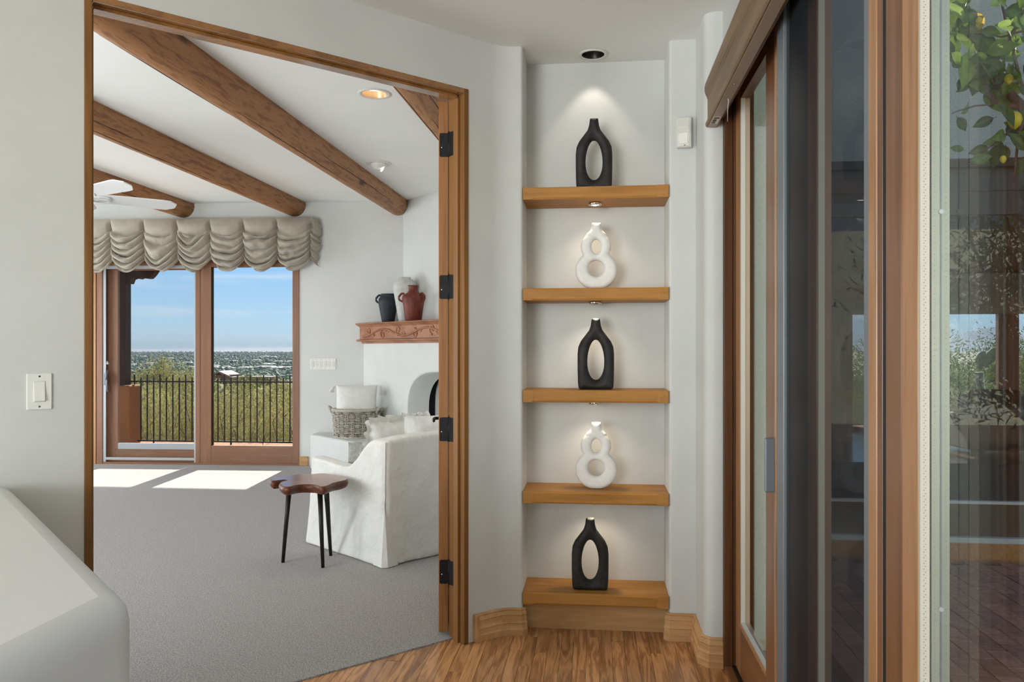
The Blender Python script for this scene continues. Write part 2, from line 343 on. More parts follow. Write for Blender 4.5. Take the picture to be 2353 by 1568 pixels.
M['screen_d'] = screenmat('dark insect screen mesh', C(44, 48, 54), .58)
M['stucco'] = noisy('tan stucco', C(150, 108, 72), C(172, 128, 90), nscale=60, rough=.9, bump=.6, bscale=120, bdist=.006, spec=.1)
M['stucco_g'] = noisy('grey stucco', C(150, 148, 140), C(176, 174, 166), nscale=90, rough=.9, bump=.6, bscale=160, bdist=.006, spec=.1)
M['stucco_c'] = noisy('cream stucco', C(188, 190, 168), C(204, 206, 184), nscale=60, rough=.9, bump=.5, bscale=120, bdist=.005, spec=.1)
M['darkwood'] = wood('dark porch timber', C(32, 20, 12), C(58, 38, 25), 2, 10, 10, .7, .6, .3)
M['iron'] = plain('dark iron', C(38, 32, 28), .5, .4)
M['firebox'] = noisy('sooty firebrick', C(10, 10, 10), C(24, 22, 21), nscale=8, rough=.9, bump=.3)
M['brick'] = noisy('red paver brick', C(132, 88, 74), C(170, 124, 108), nscale=30, rough=.8, bump=.4, bscale=60, bdist=.004, rand=.18)
M['mortar'] = plain('paver joint', C(104, 78, 66), .9)
M['glow'] = plain('lamp lens', (1, .95, .85, 1), .4, emit=(1, .86, .66, 1), es=14)
M['glow_b'] = plain('ceiling lamp bulb', (1, .97, .92, 1), .4, emit=(1, .93, .82, 1), es=9)
M['baffle'] = plain('gold lamp baffle', C(196, 160, 120), .3, .4)
M['baffle_k'] = plain('black lamp baffle', C(30, 28, 26), .35, .2)

# ================================================================== THE HALL
HALLZ, BEDZ = 2.795, 3.07
J = Vector((-.583, 3.625, 0)); DU = Vector((S5, S5, 0)); DV = Vector((-S5, S5, 0)); UPV = Vector((0, 0, 1))
def fillet(pts, rad, n=8):
    o = []
    for i, p in enumerate(pts):
        r = rad.get(i, 0)
        if not r: o.append(tuple(p)); continue
        p = Vector(p); a = (Vector(pts[i - 1]) - p).normalized(); b = (Vector(pts[i + 1]) - p).normalized()
        ang = a.angle(b); t = r / math.tan(ang / 2); c = p + (a + b).normalized() * (r / math.sin(ang / 2))
        s0 = p + a * t - c; s1 = p + b * t - c; tot = s0.angle(s1)
        for k in range(n + 1):
            q = k / n; w = (s0 * math.sin((1 - q) * tot) + s1 * math.sin(q * tot)) / math.sin(tot); o.append(tuple(c + w))
    return o
NX, NY, NB = .343, 3.77, 4.02
hall_line = fillet([(-.583, 3.625), (-.438, 3.77), (-NX, NY), (-NX, NB), (NX, NB), (NX, NY), (.465, NY), (.465, 3.47), (.54, 3.47)],
                   {1: .16, 2: .014, 5: .014, 7: .045})
mb = MB().prism(hall_line + [(.62, 3.47), (.62, 4.15), (-.5, 4.15), (-.5, 3.85), tuple((J + DV * .11).xy)], 0, 2.86)
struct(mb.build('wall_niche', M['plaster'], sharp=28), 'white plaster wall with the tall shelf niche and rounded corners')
mb = MB()
mb.obox(J, DU, DV, UPV, -4.9, -1.584, 0, .11, 0, BEDZ); mb.obox(J, DU, DV, UPV, -1.584, .0, 0, .11, 2.55, BEDZ)
mb.obox(J, DU, DV, UPV, 0, .16, .005, .11, 2.80, BEDZ)
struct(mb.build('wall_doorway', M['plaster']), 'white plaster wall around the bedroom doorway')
mb = MB().prism([(.70, -5.1), (.70, 4.10), (-.42, 4.10), (-.42, 3.79), (-4.05, .16), (-4.05, -5.1)][::-1], HALLZ, HALLZ + .06)
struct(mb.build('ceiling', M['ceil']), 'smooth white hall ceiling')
# right wall above and beyond the sliding door, unseen rear walls with an opening added for the fill light
mb = MB(); mb.box(.54, .66, .1, 3.47, 2.50, HALLZ); mb.box(.54, .66, -5, .1, 0, HALLZ)
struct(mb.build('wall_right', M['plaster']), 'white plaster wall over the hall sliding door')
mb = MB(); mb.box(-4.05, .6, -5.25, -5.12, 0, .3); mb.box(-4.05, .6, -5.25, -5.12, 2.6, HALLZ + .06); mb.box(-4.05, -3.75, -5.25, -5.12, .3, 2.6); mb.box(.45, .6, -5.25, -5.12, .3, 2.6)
struct(mb.build('wall_back', M['plaster']), 'white plaster wall with an unseen opening added for fill light')
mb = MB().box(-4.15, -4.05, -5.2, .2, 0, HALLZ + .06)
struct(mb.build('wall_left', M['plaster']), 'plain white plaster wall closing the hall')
# low wall with a broad rounded top
HWZ = .925; Cc = Vector((-.797, 1.315)); far = Cc + Vector((-1, 1)) * 1.045
poly = [tuple(Cc), tuple(far), (far.x - .75, far.y - .75), (-1.55, .75), (-1.55, -1.2), (-.797, -1.2)]
mb = MB().prism(poly, 0, HWZ)
o = mb.build('wall_low', M['ceil'], bevel=.055, seg=5); struct(o, 'low white plaster half wall with a rounded top')  # paler plaster than the other walls stands in for light from above
for p in o.data.polygons: p.use_smooth = True
o.data.set_sharp_from_angle(angle=math.radians(80))

# wood floor: single boards where the photograph shows them
CTHR = -3.062      # line where the carpet starts (S5*x - S5*y)
floor = MB().add([(-4, -5, -.004), (.62, -5, -.004), (.62, 2.42, -.004), (-1.91, 2.42, -.004), (-4, .33, -.004)], [(0, 1, 2, 3, 4)])
floor.add([(-2.2, 2.4, -.016), (.62, 2.4, -.016), (.62, 3.95, -.016), (-.37, 3.95, -.016)], [(0, 1, 2, 3)])
M['oakfar'] = wood('oak floor wood beyond', C(140, 92, 50), C(190, 138, 84), 1, 16, 12, .28, .8, .06, coat=.15)
floor_o = struct(floor.build('floor', M['oakfar']), 'oak strip floor of the hall')
def clip(poly, n, c):      # keep n.p >= c
    o = []
    for i, p in enumerate(poly):
        q = poly[(i + 1) % len(poly)]; a = n[0] * p[0] + n[1] * p[1] - c; b = n[0] * q[0] + n[1] * q[1] - c
        if a >= 0: o.append(p)
        if (a >= 0) != (b >= 0): t = a / (a - b); o.append((p[0] + (q[0] - p[0]) * t, p[1] + (q[1] - p[1]) * t))
    return o
random.seed(3); BW = .0573; x = -1.93
while x < .535:
    y = 2.42 - random.random() * .7; x1 = min(x + BW - .0011, .615)
    while y < 3.9:
        ln = random.choice((.35, .5, .8, 1.1, 1.4)); pl = [(x, max(y, 2.42)), (x1, max(y, 2.42)), (x1, min(y + ln - .0009, 3.9)), (x, min(y + ln - .0009, 3.9))]
        if y + ln > 2.45:
            pl = clip(pl, (S5, -S5), CTHR)
            if len(pl) > 2:
                cx = sum(p[0] for p in pl) / len(pl); cy = sum(p[1] for p in pl) / len(pl)
                m = MB().prism([(p[0] - cx, p[1] - cy) for p in pl], -.014, random.uniform(-.0007, .0007))
                b = m.build('plank', M['oak'], floor_o); b.location = (cx, cy, 0)
        y += ln
    x += BW

# baseboards
PROF = [(0, 0), (.026, 0), (.027, .028), (.022, .034), (.021, .054), (.024, .058), (.021, .064), (.017, .068), (.016, .092), (.019, .096), (.014, .104), (.010, .112), (.012, .118), (.008, .124), (0, .125)]
def sweep(path, prof, mat, name, sharp=25):
    path = [Vector(p) for p in path]; rings = []
    for i, p in enumerate(path):
        d0 = (p - path[i - 1]).normalized() if i else (path[1] - p).normalized(); d1 = (path[i + 1] - p).normalized() if i < len(path) - 1 else d0
        n0 = Vector((d0.y, -d0.x)); n1 = Vector((d1.y, -d1.x)); mtr = (n0 + n1).normalized(); mtr /= max(mtr.dot(n0), .3)
        rings.append([(p.x + mtr.x * a, p.y + mtr.y * a, z) for a, z in prof])
    return MB().loft(rings)
o = sweep([(-.560, 3.648), (-.480, 3.728), (-.440, 3.757), (-.405, NY), (-.352, NY), (-.336, 3.786)], PROF, M['base'], 'b').build('baseboard_left', M['base'])
struct(o, 'moulded maple baseboard beside the doorway')
e = MB(); q = Vector((-.560, 3.648, 0)); e.obox(q, DU, -DV, UPV, -.004, .016, -.001, .029, 0, .128)
e.build('return_end', M['base'], o, bevel=.003)
o = sweep([(.336, 3.786), (.352, NY), (.465, NY), (.465, 3.505), (.492, 3.47), (.54, 3.47)], PROF, M['base'], 'b').build('baseboard_right', M['base'])
struct(o, 'moulded maple baseboard beside the sliding door')

# doorway frame
tr = thing('trim_1', J, 'honey wood frame lining the bedroom doorway', None, kind='structure')
mb = MB(); mb.obox(J, DU, DV, UPV, -.024, 0, -.006, .118, 0, 2.55); mb.build('jamb', M['trim'], tr, bevel=.002)
mb = MB(); mb.obox(J, DU, DV, UPV, -1.584, -1.560, -.006, .118, 0, 2.55); mb.build('jamb', M['trim'], tr, bevel=.002)
mb = MB(); mb.obox(J, DU, DV, UPV, -1.560, -.024, -.006, .118, 2.527, 2.55); mb.build('head', M['trimh'], tr, bevel=.002)
mb = MB(); mb.obox(J, DU, DV, UPV, -.036, -.024, .03, .066, 0, 2.515); mb.build('stop', M['trim'], tr, bevel=.002)
mb = MB(); mb.obox(J, DU, DV, UPV, -1.560, -1.549, .03, .066, 0, 2.515); mb.build('stop', M['trim'], tr, bevel=.002)
mb = MB(); mb.obox(J, DU, DV, UPV, -1.549, -.036, .03, .066, 2.515, 2.527); mb.build('head_stop', M['trimh'], tr, bevel=.002)

# bedroom door leaf, seen on its hinge edge
OD = Vector((-.688, 3.699, 0)); DD = Vector((-.1505, .9886, 0)); DT = Vector((-.9886, -.1505, 0))
dr = thing('door_1', OD, 'open wooden bedroom door seen on its hinged edge', None, kind='structure')
mb = MB(); mb.obox(OD, DD, DT, UPV, 0, .76, 0, .045, .022, 2.522); leaf = mb.build('door_leaf', M['doorw'], dr, bevel=.002)
for z0, z1 in ((.25, 1.0), (1.15, 2.38)):
    mb = MB(); mb.obox(OD, DD, DT, UPV, .12, .64, -.006, -.0005, z0, z1); mb.build('panel', M['doorw'], leaf, bevel=.004)
for py in (333, 660, 987, 1315):
    z = HC + (805 - py) * 3.745 / FPX; h = thing('hinge', OD, None, None); h.parent = dr; h.location = (0, 0, 0)
    hh = .056
    def plate(o_, a_, b_, w, nrm):
        prof = [(0, -hh), (w - .008, -hh)] + [(w - .008 + .008 * math.sin(math.radians(t)), -hh + .008 - .008 * math.cos(math.radians(t))) for t in (30, 60, 90)] + \
               [(w, hh - .008)] + [(w - .008 + .008 * math.cos(math.radians(t)), hh - .008 + .008 * math.sin(math.radians(t))) for t in (30, 60, 90)] + [(0, hh)]
        f0 = [o_ + a_ * p + UPV * (z + q_) for p, q_ in prof]; f1 = [p + nrm * .0022 for p in f0]; n = len(f0)
        return MB().add(f0 + f1, [tuple(range(n)), tuple(range(2 * n - 1, n - 1, -1))] + [(i, n + i, n + (i + 1) % n, (i + 1) % n) for i in range(n)])
    hp = plate(OD - OD + Vector((0, 0, 0)), DT, None, .041, -DD).build('hinge_leaf', M['blackmetal'], h, local=True)
    jb = J + DU * -.0365 + DV * .118 - OD
    mb = MB(); mb.obox(J + DU * -.0245 - OD, DU, DV, UPV, -.0022, 0, .076, .119, z - hh, z + hh); mb.build('hinge_leaf', M['blackmetal'], h, local=True)
    pin = Vector((.006, -.007, 0)); mb = MB()
    mb.tube([pin + UPV * (z - hh - .002), pin + UPV * (z + hh + .002)], .0065, 10); mb.tube([pin + UPV * (z + hh + .002), pin + UPV * (z + hh + .010)], [.0045, .003], 8); mb.build('pin', M['blackmetal'], h, local=True)
    for k, (a, q_) in enumerate(((.030, .040), (.036, .014), (.030, -.012), (.036, -.040))):
        mb = MB(); c = DT * a - DD * .0022 + UPV * (z + q_); mb.tube([c, c - DD * .0012], [.0042, .0034], 10); mb.build('screw', M['chrome'] if k == 2 else M['legmetal'], hp, local=True)
hz = .97; c = OD + DD * .70 + DT * .045 + UPV * hz
mb = MB(); mb.tube([c, c + DT * .012], .026, 16); mb.tube([c + DT * .012, c + DT * .05], .009, 10); mb.tube([c + DT * .048 + DD * .01, c + DT * .055 - DD * .04, c + DT * .052 - DD * .115 - UPV * .006], [.009, .009, .007], 10); mb.build('lever', M['blackmetal'], dr)

# light switch beside the doorway
def rrect(w, h, r, n=4):
    return [(cx + r * math.cos(math.radians(a + 90 * i / n)), cy + r * math.sin(math.radians(a + 90 * i / n))) for cx, cy, a in ((w - r, h - r, 0), (-w + r, h - r, 90), (-w + r, -h + r, 180), (w - r, -h + r, 270)) for i in range(n + 1)]
def plate_mesh(o, ax, ay, nrm, w, h, r, d, ch=.0015):
    L = [[Vector(o) + ax * p[0] + ay * p[1] for p in rrect(w, h, r)], [Vector(o) + ax * p[0] + ay * p[1] + nrm * (d - ch) for p in rrect(w, h, r)], [Vector(o) + ax * p[0] + ay * p[1] + nrm * d for p in rrect(w - ch, h - ch, max(r - ch, .0005))]]
    return MB().loft(L)
pc = onpl(90, 900, (S5, -S5), J.dot(Vector((S5, -S5, 0)))); nrm = -DV
sw = thing('light_switch', pc, 'white rocker light switch on the wall beside the doorway', 'light switch')
plate_mesh(pc, DU, UPV, nrm, .0355, .0585, .003, .006).build('cover_plate', M['white'], sw)
fr_ = plate_mesh(pc + nrm * .006, DU, UPV, nrm, .0175, .0345, .002, .0015).build('rocker_frame', M['cream'], sw)
c0 = pc + nrm * .0072
mb = MB(); A = [(-.0145, -.030), (.0145, -.030), (.0145, 0), (-.0145, 0), (.0145, .030), (-.0145, .030)]
hgt = [.008, .008, .0035, .0035, .001, .001]
V0 = [c0 + DU * p[0] + UPV * p[1] + nrm * hh_ for p, hh_ in zip(A, hgt)]; V1 = [c0 + DU * p[0] + UPV * p[1] for p in A]
mb.add(V0 + V1, [(0, 1, 2, 3), (3, 2, 4, 5), (6, 7, 1, 0), (7, 8, 2, 1), (8, 10, 4, 2), (10, 11, 5, 4), (11, 9, 3, 5), (9, 6, 0, 3)])
mb.build('rocker', M['white'], sw)
for q_ in (.049, -.049):
    mb = MB(); c = pc + nrm * .006 + UPV * q_; mb.tube([c, c + nrm * .0012], [.0032, .0026], 10); mb.build('screw', M['slot'], sw)

# ------------------------------------------------------------------ niche shelves, pucks, vases
SHZ = [2.123, 1.644, 1.160, .680, .200]; STH = .058
ORD = ['top shelf of the wall niche, honey maple, high above the others', 'honey maple shelf second from the top of the wall niche', 'honey maple shelf in the middle of the wall niche', 'honey maple shelf fourth from the top of the wall niche', 'bottom honey maple shelf on its plinth in the wall niche']
def shelf_rings(zt):
    hw = NX - .0015; R = []
    for xx, c in ((-hw, 0), (-hw + .040, 0), (-hw + .056, .0075), (hw - .056, .0075), (hw - .040, 0), (hw, 0)):
        c = c + .001; zb = zt - STH
        R.append([(xx, NB - .001, zb), (xx, NY - .003 + c, zb), (xx, NY - .003 + c * .25, zb + c * 1.0), (xx, NY - .003, zt - c), (xx, NY - .003 + c, zt), (xx, NB - .001, zt)])
    return R
for i, zt in enumerate(SHZ):
    sh = thing('niche_shelf', (0, NY, zt - STH), ORD[i], 'shelf', 'shelves in the wall niche')
    MB().loft(shelf_rings(zt)).build('board', M['shelf'], sh)
    for xx in (-.322, .322):
        c = Vector((xx, NY - .003, zt - STH * .45)); MB().tube([c, c - Vector((0, .0006, 0))], .0016, 8).build('nail_hole', M['slot'], sh)
    if i == 4: MB().box(-.3415, .3415, 3.862, NB, 0, zt - STH - .0005).build('plinth', M['base'], sh)
    if i < 4:
        z = zt - STH; yp = 3.875
        pk = thing('puck_light', (0, yp, z - .02), 'small chrome puck lamp under the %s niche shelf' % ('top', 'second', 'middle', 'fourth')[i], 'lamp', 'puck lamps under the niche shelves')
        MB().lathe([(.020, 0), (.030, 0), (.032, -.004), (.032, -.012), (.027, -.016), (.024, -.014), (.024, -.008)], (0, yp, z), 28).build('housing', M['chrome'], pk)
        MB().lathe([(.0001, -.013), (.016, -.013), (.0235, -.010)], (0, yp, z), 24, caps=False).build('lens', M['glow'], pk)
        l = bpy.data.lights.new('puck_spot', 'SPOT'); l.energy = 3.0; l.color = (1, .84, .64); l.spot_size = math.radians(125); l.spot_blend = .8; l.shadow_soft_size = .02
        lo = bpy.data.objects.new('puck_spot', l); COL.objects.link(lo); lo.location = (0, yp, z - .022)
# recessed lamp over the niche
def can(loc, label, r=.072, baf='baffle_k', ring='ceil', lens=None, group=None, depth=.07):
    t = thing('recessed_light', loc, label, 'ceiling light', group)
    MB().lathe([(r, -.001), (r * .985, -.005), (r * .80, -.006), (r * .74, -.001)], loc, 40, caps=False).build('trim_ring', M['white'], t)
    MB().lathe([(r * .755, -.004), (r * .70, .006), (r * .62, depth), (.0005, depth)][::1], loc, 40, caps=False).build('baffle', M[baf], t)
    if lens: MB().lathe([(.0005, lens), (r * .60, lens), (r * .66, lens + .004)], loc, 32, caps=False).build('bulb', M['glow_b'], t)
    return t
def cutter(obj, loc, r):   # round hole through a ceiling slab
    c = MB().lathe([(r, -.2), (r, .2)], loc, 32, smooth=False); m = c.mesh('cut', M['ceil']); co = bpy.data.objects.new('cut', m); COL.objects.link(co)
    b = obj.modifiers.new('hole', 'BOOLEAN'); b.object = co; b.operation = 'DIFFERENCE'; b.solver = 'EXACT'
    dg = bpy.context.evaluated_depsgraph_get(); me = bpy.data.meshes.new_from_object(obj.evaluated_get(dg)); obj.modifiers.clear(); obj.data = me
    bpy.data.objects.remove(co)
NL = Vector((-.01, 3.905, HALLZ))
cutter(bpy.data.objects['ceiling'], NL, .054)
can(NL, 'recessed lamp with a black baffle above the niche vases', .072)
l = bpy.data.lights.new('niche_spot', 'SPOT'); l.energy = 3.4; l.color = (1, .88, .74); l.spot_size = math.radians(74); l.spot_blend = .45; l.shadow_soft_size = .012
lo = bpy.data.objects.new('niche_spot', l); COL.objects.link(lo); lo.location = NL + Vector((0, 0, .02)); lo.rotation_euler = (math.radians(3), 0, 0)

def oval_vase():
    prof = [(.034, 1.0), (.036, .985), (.038, .96), (.043, .90), (.056, .835), (.092, .757), (.128, .68), (.150, .60), (.157, .50), (.157, .30), (.154, .10), (.150, .03), (.143, .006), (.135, 0)]
    k = .343 / 1.0 * (.5 * .176 / .343) / .157   # half width .088 m over .343 m
    pts = [(a * .088 / .157, h * .343) for a, h in prof]; poly = pts + [(-a, h) for a, h in pts[::-1]]
    def fn(X, Y, Z):
        d = sd_poly(X, Z, poly)
        hz_ = (Z - .343 * .415) / (.343 * .282); hole = (np.sqrt((X / (.0405 * (1 - .10 * hz_))) ** 2 + hz_ ** 2) - 1) * .042
        d = np.maximum(d, -hole); T = .031; r = .024
        q1 = d + r; q2 = np.abs(Y) - T + r
        return np.sqrt(np.maximum(q1, 0) ** 2 + np.maximum(q2, 0) ** 2) + np.minimum(np.maximum(q1, q2), 0) - r
    return surface_nets(fn, (-.1, -.045, -.01), (.1, .045, .355), .0032)
def eight_vase():
    # 732 zoom px tall = .33 m
    s = .320 / 732
    def fn(X, Y, Z):
        x = X / s; z = Z / s
        e = lambda cx, cz, rx, rz: (np.sqrt(((x - cx) / rx) ** 2 + ((z - cz) / rz) ** 2) - 1) * min(rx, rz)
        low = e(0, 207, 231, 212); up = e(-4, 472, 168, 158)
        nk = sd_poly(x, z, [(-52, 732), (52, 732), (54, 695), (66, 650), (100, 606), (60, 560), (-60, 560), (-100, 606), (-66, 650), (-54, 695)])
        d = smin(smin(low, up, 30), nk, 46)
        d = np.maximum(d, -z); hole = np.minimum(e(0, 226, 90, 90), e(0, 468, 53, 80)); d = np.maximum(d, -hole)
        T = 64; r = 50; q1 = d + r; q2 = np.abs(Y / s) - T + r
        return (np.sqrt(np.maximum(q1, 0) ** 2 + np.maximum(q2, 0) ** 2) + np.minimum(np.maximum(q1, q2), 0) - r) * s
    return surface_nets(fn, (-.12, -.045, -.012), (.12, .045, .335), .0032)
ovm = oval_vase().mesh('oval_vase', M['black_vase']); eim = eight_vase().mesh('ring_vase', M['white_vase'])
for me in (ovm, eim):
    me.polygons.foreach_set('use_smooth', [True] * len(me.polygons))
VL = ['black clay vase with an oval hole on the top niche shelf', 'white clay figure-eight vase on the second niche shelf from the top', 'black clay vase with an oval hole on the middle niche shelf', 'white clay figure-eight vase on the fourth niche shelf from the top', 'black clay vase with an oval hole on the bottom niche shelf']
for i, (px, yv, rz) in enumerate(((1365, 3.865, 0), (1370, 3.875, .05), (1369, 3.875, .04), (1370, 3.875, -.03), (1356, 3.845, .02))):
    xv = onY(px, 700, yv).x; m = ovm if i % 2 == 0 else eim
    o = mobj('oval_vase' if i % 2 == 0 else 'ring_vase', m, None, (xv, yv, SHZ[i] + .001), (0, 0, rz)); tag(o, VL[i], 'vase', 'sculptural vases in the niche')
    mo = o.modifiers.new('smooth', 'SMOOTH'); mo.factor = .5; mo.iterations = 4

# motion sensor on the corner beside the niche
ms = thing('motion_sensor', (.425, NY, 2.36), 'small white motion detector on the wall right beside the niche', 'sensor')
c = Vector((.415, NY, (onY(1573, 305, NY - .02)).z)); ax = Vector((1, 0, 0)); rot = Matrix.Rotation(math.radians(-14), 3, 'Z'); ax = rot @ ax; nn = Vector((ax.y, -ax.x, 0))
base = c + nn * .004
mb = MB(); R = []
for zz, d in ((-.070, .028), (-.064, .036), (-.010, .040), (.012, .052), (.020, .050), (.066, .030), (.072, .022)):
    R.append([base + ax * -.034 + UPV * zz, base + ax * .034 + UPV * zz, base + ax * .034 + nn * d * .85 + UPV * zz, base + ax * .024 + nn * d + UPV * zz, base + ax * -.024 + nn * d + UPV * zz, base + ax * -.034 + nn * d * .85 + UPV * zz])
mb.loft(R).build('casing', M['cream'], ms, bevel=.002)
mb = MB(); mb.obox(base + nn * .0385, ax, nn, UPV, -.020, .020, 0, .003, -.056, -.006); mb.build('lens', M['white'], ms, bevel=.002)
mb = MB(); mb.obox(base + nn * .0362, ax, nn, UPV, .002, .008, 0, .003, -.064, -.061); mb.build('indicator', M['slot'], ms)
mb = MB(); mb.box(.39, .44, NY - .012, NY + .001, c.z - .03, c.z + .03); mb.build('bracket', M['cream'], ms)

M['frame_d'] = plain('dark bronze frame', C(66, 58, 54), .4, .2)
# ------------------------------------------------------------------ hall sliding door (a wall of glass leaves, an inside insect screen)
sd = thing('door_2', (.58, 1.9, 0), 'tall wooden sliding glass door along the hall', None, kind='structure')
def sbox(name, mat, x0, x1, y0, y1, z0, z1, bevel=.002, parent=None):
    if name == 'pane': return MB().add([(x0, y0, z0), (x0, y1, z0), (x0, y1, z1), (x0, y0, z1)], [(0, 1, 2, 3)]).build(name, M[mat], parent or sd)
    return MB().box(x0, x1, y0, y1, z0, z1).build(name, M[mat], parent or sd, bevel=bevel)
M['jambd'] = wood('dark jamb wood', C(70, 40, 18), C(96, 60, 32), 2, 20, 22, .45, .5, .06, spec=.2)
M['slider_y'] = wood('slider rail wood', C(108, 70, 42), C(142, 98, 64), 1, 20, 22, .32, .5, .06)
sbox('jamb', 'jambd', .541, .576, 3.425, 3.468, 0, 2.5); sbox('jamb', 'jambd', .577, .66, 3.412, 3.468, 0, 2.5)
sbox('head', 'slider_y', .541, .66, .1, 3.42, 2.47, 2.5); sbox('sill', 'slider_y', .541, .70, .1, 3.42, -.01, .022)
sbox('track', 'blackmetal', .5705, .582, .12, 3.41, .0225, .030, 0)
# far leaf
sbox('stile', 'slider_l', .585, .625, 3.31, 3.41, .03, 2.465); sbox('stile', 'slider', .585, .625, 2.675, 2.82, .03, 2.465)
sbox('stile_edge', 'slider_l', .5815, .600, 2.655, 2.676, .03, 2.465)
sbox('rail', 'slider_y', .5855, .6245, 2.82, 3.31, .03, .225); sbox('rail', 'slider_y', .5855, .6245, 2.82, 3.31, 2.37, 2.465)
sbox('bead', 'slider_l', .583, .600, 2.82, 3.31, .225, .242, .001)
sbox('pane', 'glass_hall', .604, .606, 2.82, 3.30, .225, 2.37, 0); sbox('spacer', 'spacer', .5865, .6035, 3.298, 3.3095, .225, 2.37, 0)
sbox('spacer', 'spacer', .5865, .6035, 2.822, 3.297, .2425, .2465, 0)
hd = sbox('handle', 'alu', .552, .584, 2.672, 2.690, .885, 1.062, .004); sbox('handle_plate', 'slider', .5775, .5845, 2.690, 2.742, .888, 1.058, .002)
# insect screen
sbox('screen_stile', 'alu', .548, .566, 2.40, 2.486, .03, 2.465); sbox('screen_stile', 'alu', .548, .566, 1.662, 1.70, .03, 2.465)
sbox('screen_rail', 'alu', .5485, .5655, 1.70, 2.40, .03, .075); sbox('screen_rail', 'alu', .5485, .5655, 1.70, 2.40, 2.42, 2.465)
MB().add([(.557, 1.70, .075), (.557, 2.40, .075), (.557, 2.40, 2.42), (.557, 1.70, 2.42)], [(0, 1, 2, 3)]).build('screen_mesh', M['screen_d'], sd)
# second leaf behind the screen
sbox('stile', 'slider', .60, .64, 2.245, 2.335, .03, 2.465); sbox('cover_panel', 'frame_d', .602, .64, 2.337, 2.652, .03, 2.465); sbox('rail', 'slider_y', .6005, .6395, 1.5, 2.245, .03, .225); sbox('rail', 'slider_y', .6005, .6395, 1.5, 2.245, 2.37, 2.465)
sbox('spacer', 'spacer', .602, .6185, 2.232, 2.244, .225, 2.37, 0); sbox('pane', 'glass_hall', .619, .621, 1.5, 2.232, .225, 2.37, 0)
# meeting posts and near leaf
sbox('post', 'slider_l', .541, .60, 1.606, 1.652, .03, 2.465); sbox('post', 'slider', .5425, .62, 1.577, 1.606, .03, 2.465)
sbox('weather_strip', 'blackmetal', .5435, .60, 1.560, 1.577, .03, 2.465, 0)
sbox('stile', 'slider', .541, .600, 1.475, 1.560, .03, 2.465, .006); sbox('seal', 'alu', .5720, .5740, 1.3925, 1.3945, .225, 2.37, 0); sbox('stile', 'slider_l', .540, .5885, 1.4035, 1.474, .03, 2.465, .003)
sbox('stile', 'slider', .541, .600, .16, .25, .03, 2.465)
sbox('rail', 'slider_y', .5415, .5995, .25, 1.4035, .03, .225); sbox('rail', 'slider_y', .5415, .5995, .25, 1.4035, 2.37, 2.465)
sbox('spacer', 'spacer', .541, .5560, 1.396, 1.4033, .225, 2.37, 0)
M['perf'] = plain('perforation', C(140, 136, 126), .5)
M['spacer_g'] = plain('perforated spacer bar', C(150, 156, 146), .35, .3)
sp = sbox('spacer', 'spacer_g', .5585, .587, 1.394, 1.4033, .225, 2.37, 0)
hole = MB().tube([(0, 0, 0), (0, -.0004, 0)], .0016, 6).mesh('perforation', M['slot'])
hm = MB()
for k in range(222):
    z = .26 + k * .0094
    for xx in (.5467, .5490): hm.tube([(xx, 1.3961, z + (.004 if xx > .548 else 0)), (xx, 1.3955, z + (.004 if xx > .548 else 0))], .0009, 8, smooth=False)
    for xx in (.5635, .5810): hm.tube([(xx, 1.3941, z), (xx, 1.3935, z)], .0009, 8, smooth=False)
tag(hm.build('perforations', M['perf'], sp), None, None, None, 'stuff')
sbox('pane', 'glass_hall', .5562, .5580, .25, 1.394, .225, 2.37, 0); sbox('pane', 'glass_hall', .5875, .5893, .25, 1.394, .225, 2.37, 0)
for py in (488, 1398):
    c = onX(2159, py, .5732); c.y = 1.3935; MB().tube([c, c - Vector((0, .0015, 0))], [.0042, .0040], 16, smooth=False).build('screw', M['alu_l'], sd)
# wooden valance over the door
vl = thing('window_valance', (.50, 1.8, 2.30), 'long moulded wooden valance box above the hall sliding door', 'valance')
prof = [(.539, 2.495), (.474, 2.495), (.467, 2.486), (.464, 2.470), (.465, 2.452), (.470, 2.436), (.474, 2.430), (.474, 2.424), (.477, 2.420), (.477, 2.33), (.472, 2.326), (.468, 2.318), (.468, 2.308), (.472, 2.302), (.514, 2.300), (.518, 2.304), (.518, 2.33), (.539, 2.33)]
MB().loft([[(x, y, z) for x, z in prof] for y in (.1, 3.466)]).build('valance_box', M['valw'], vl)
MB().box(.476, .512, .11, 3.45, 2.2975, 2.2999).build('bottom_rail', plain('taupe enamel', C(166, 146, 128), .4), vl)
for py, yy in ((70, 1.95), (240, 2.9)):
    c = Vector((.494, yy, 2.2975)); MB().tube([c, c - Vector((0, 0, .001))], .004, 12).build('screw', M['chrome'], vl)
st = MB().box(.480, .508, 3.30, 3.40, 2.2968, 2.2974).build('sticker', M['cream'], vl)
for k in range(9):
    if k != 5: MB().box(.482, .497, 3.335 + k * .0065, 3.3385 + k * .0065 + .002 * hsh(k, 3), 2.2962, 2.2967).build('bar', M['slot'], st)
MB().box(.483, .505, 3.306, 3.326, 2.2962, 2.2967).build('stamp', plain('red brown print', C(120, 62, 48), .6), st)
c0 = Vector((.497, 3.07, 2.2975)); c1 = onX(1672, 279, .52)
MB().tube([c0, c0 + Vector((.003, 0, -.004)), (c0 + c1) / 2 + Vector((0, 0, -.002)), c1], .0016, 6).build('tilt_wand', M['white'], vl)

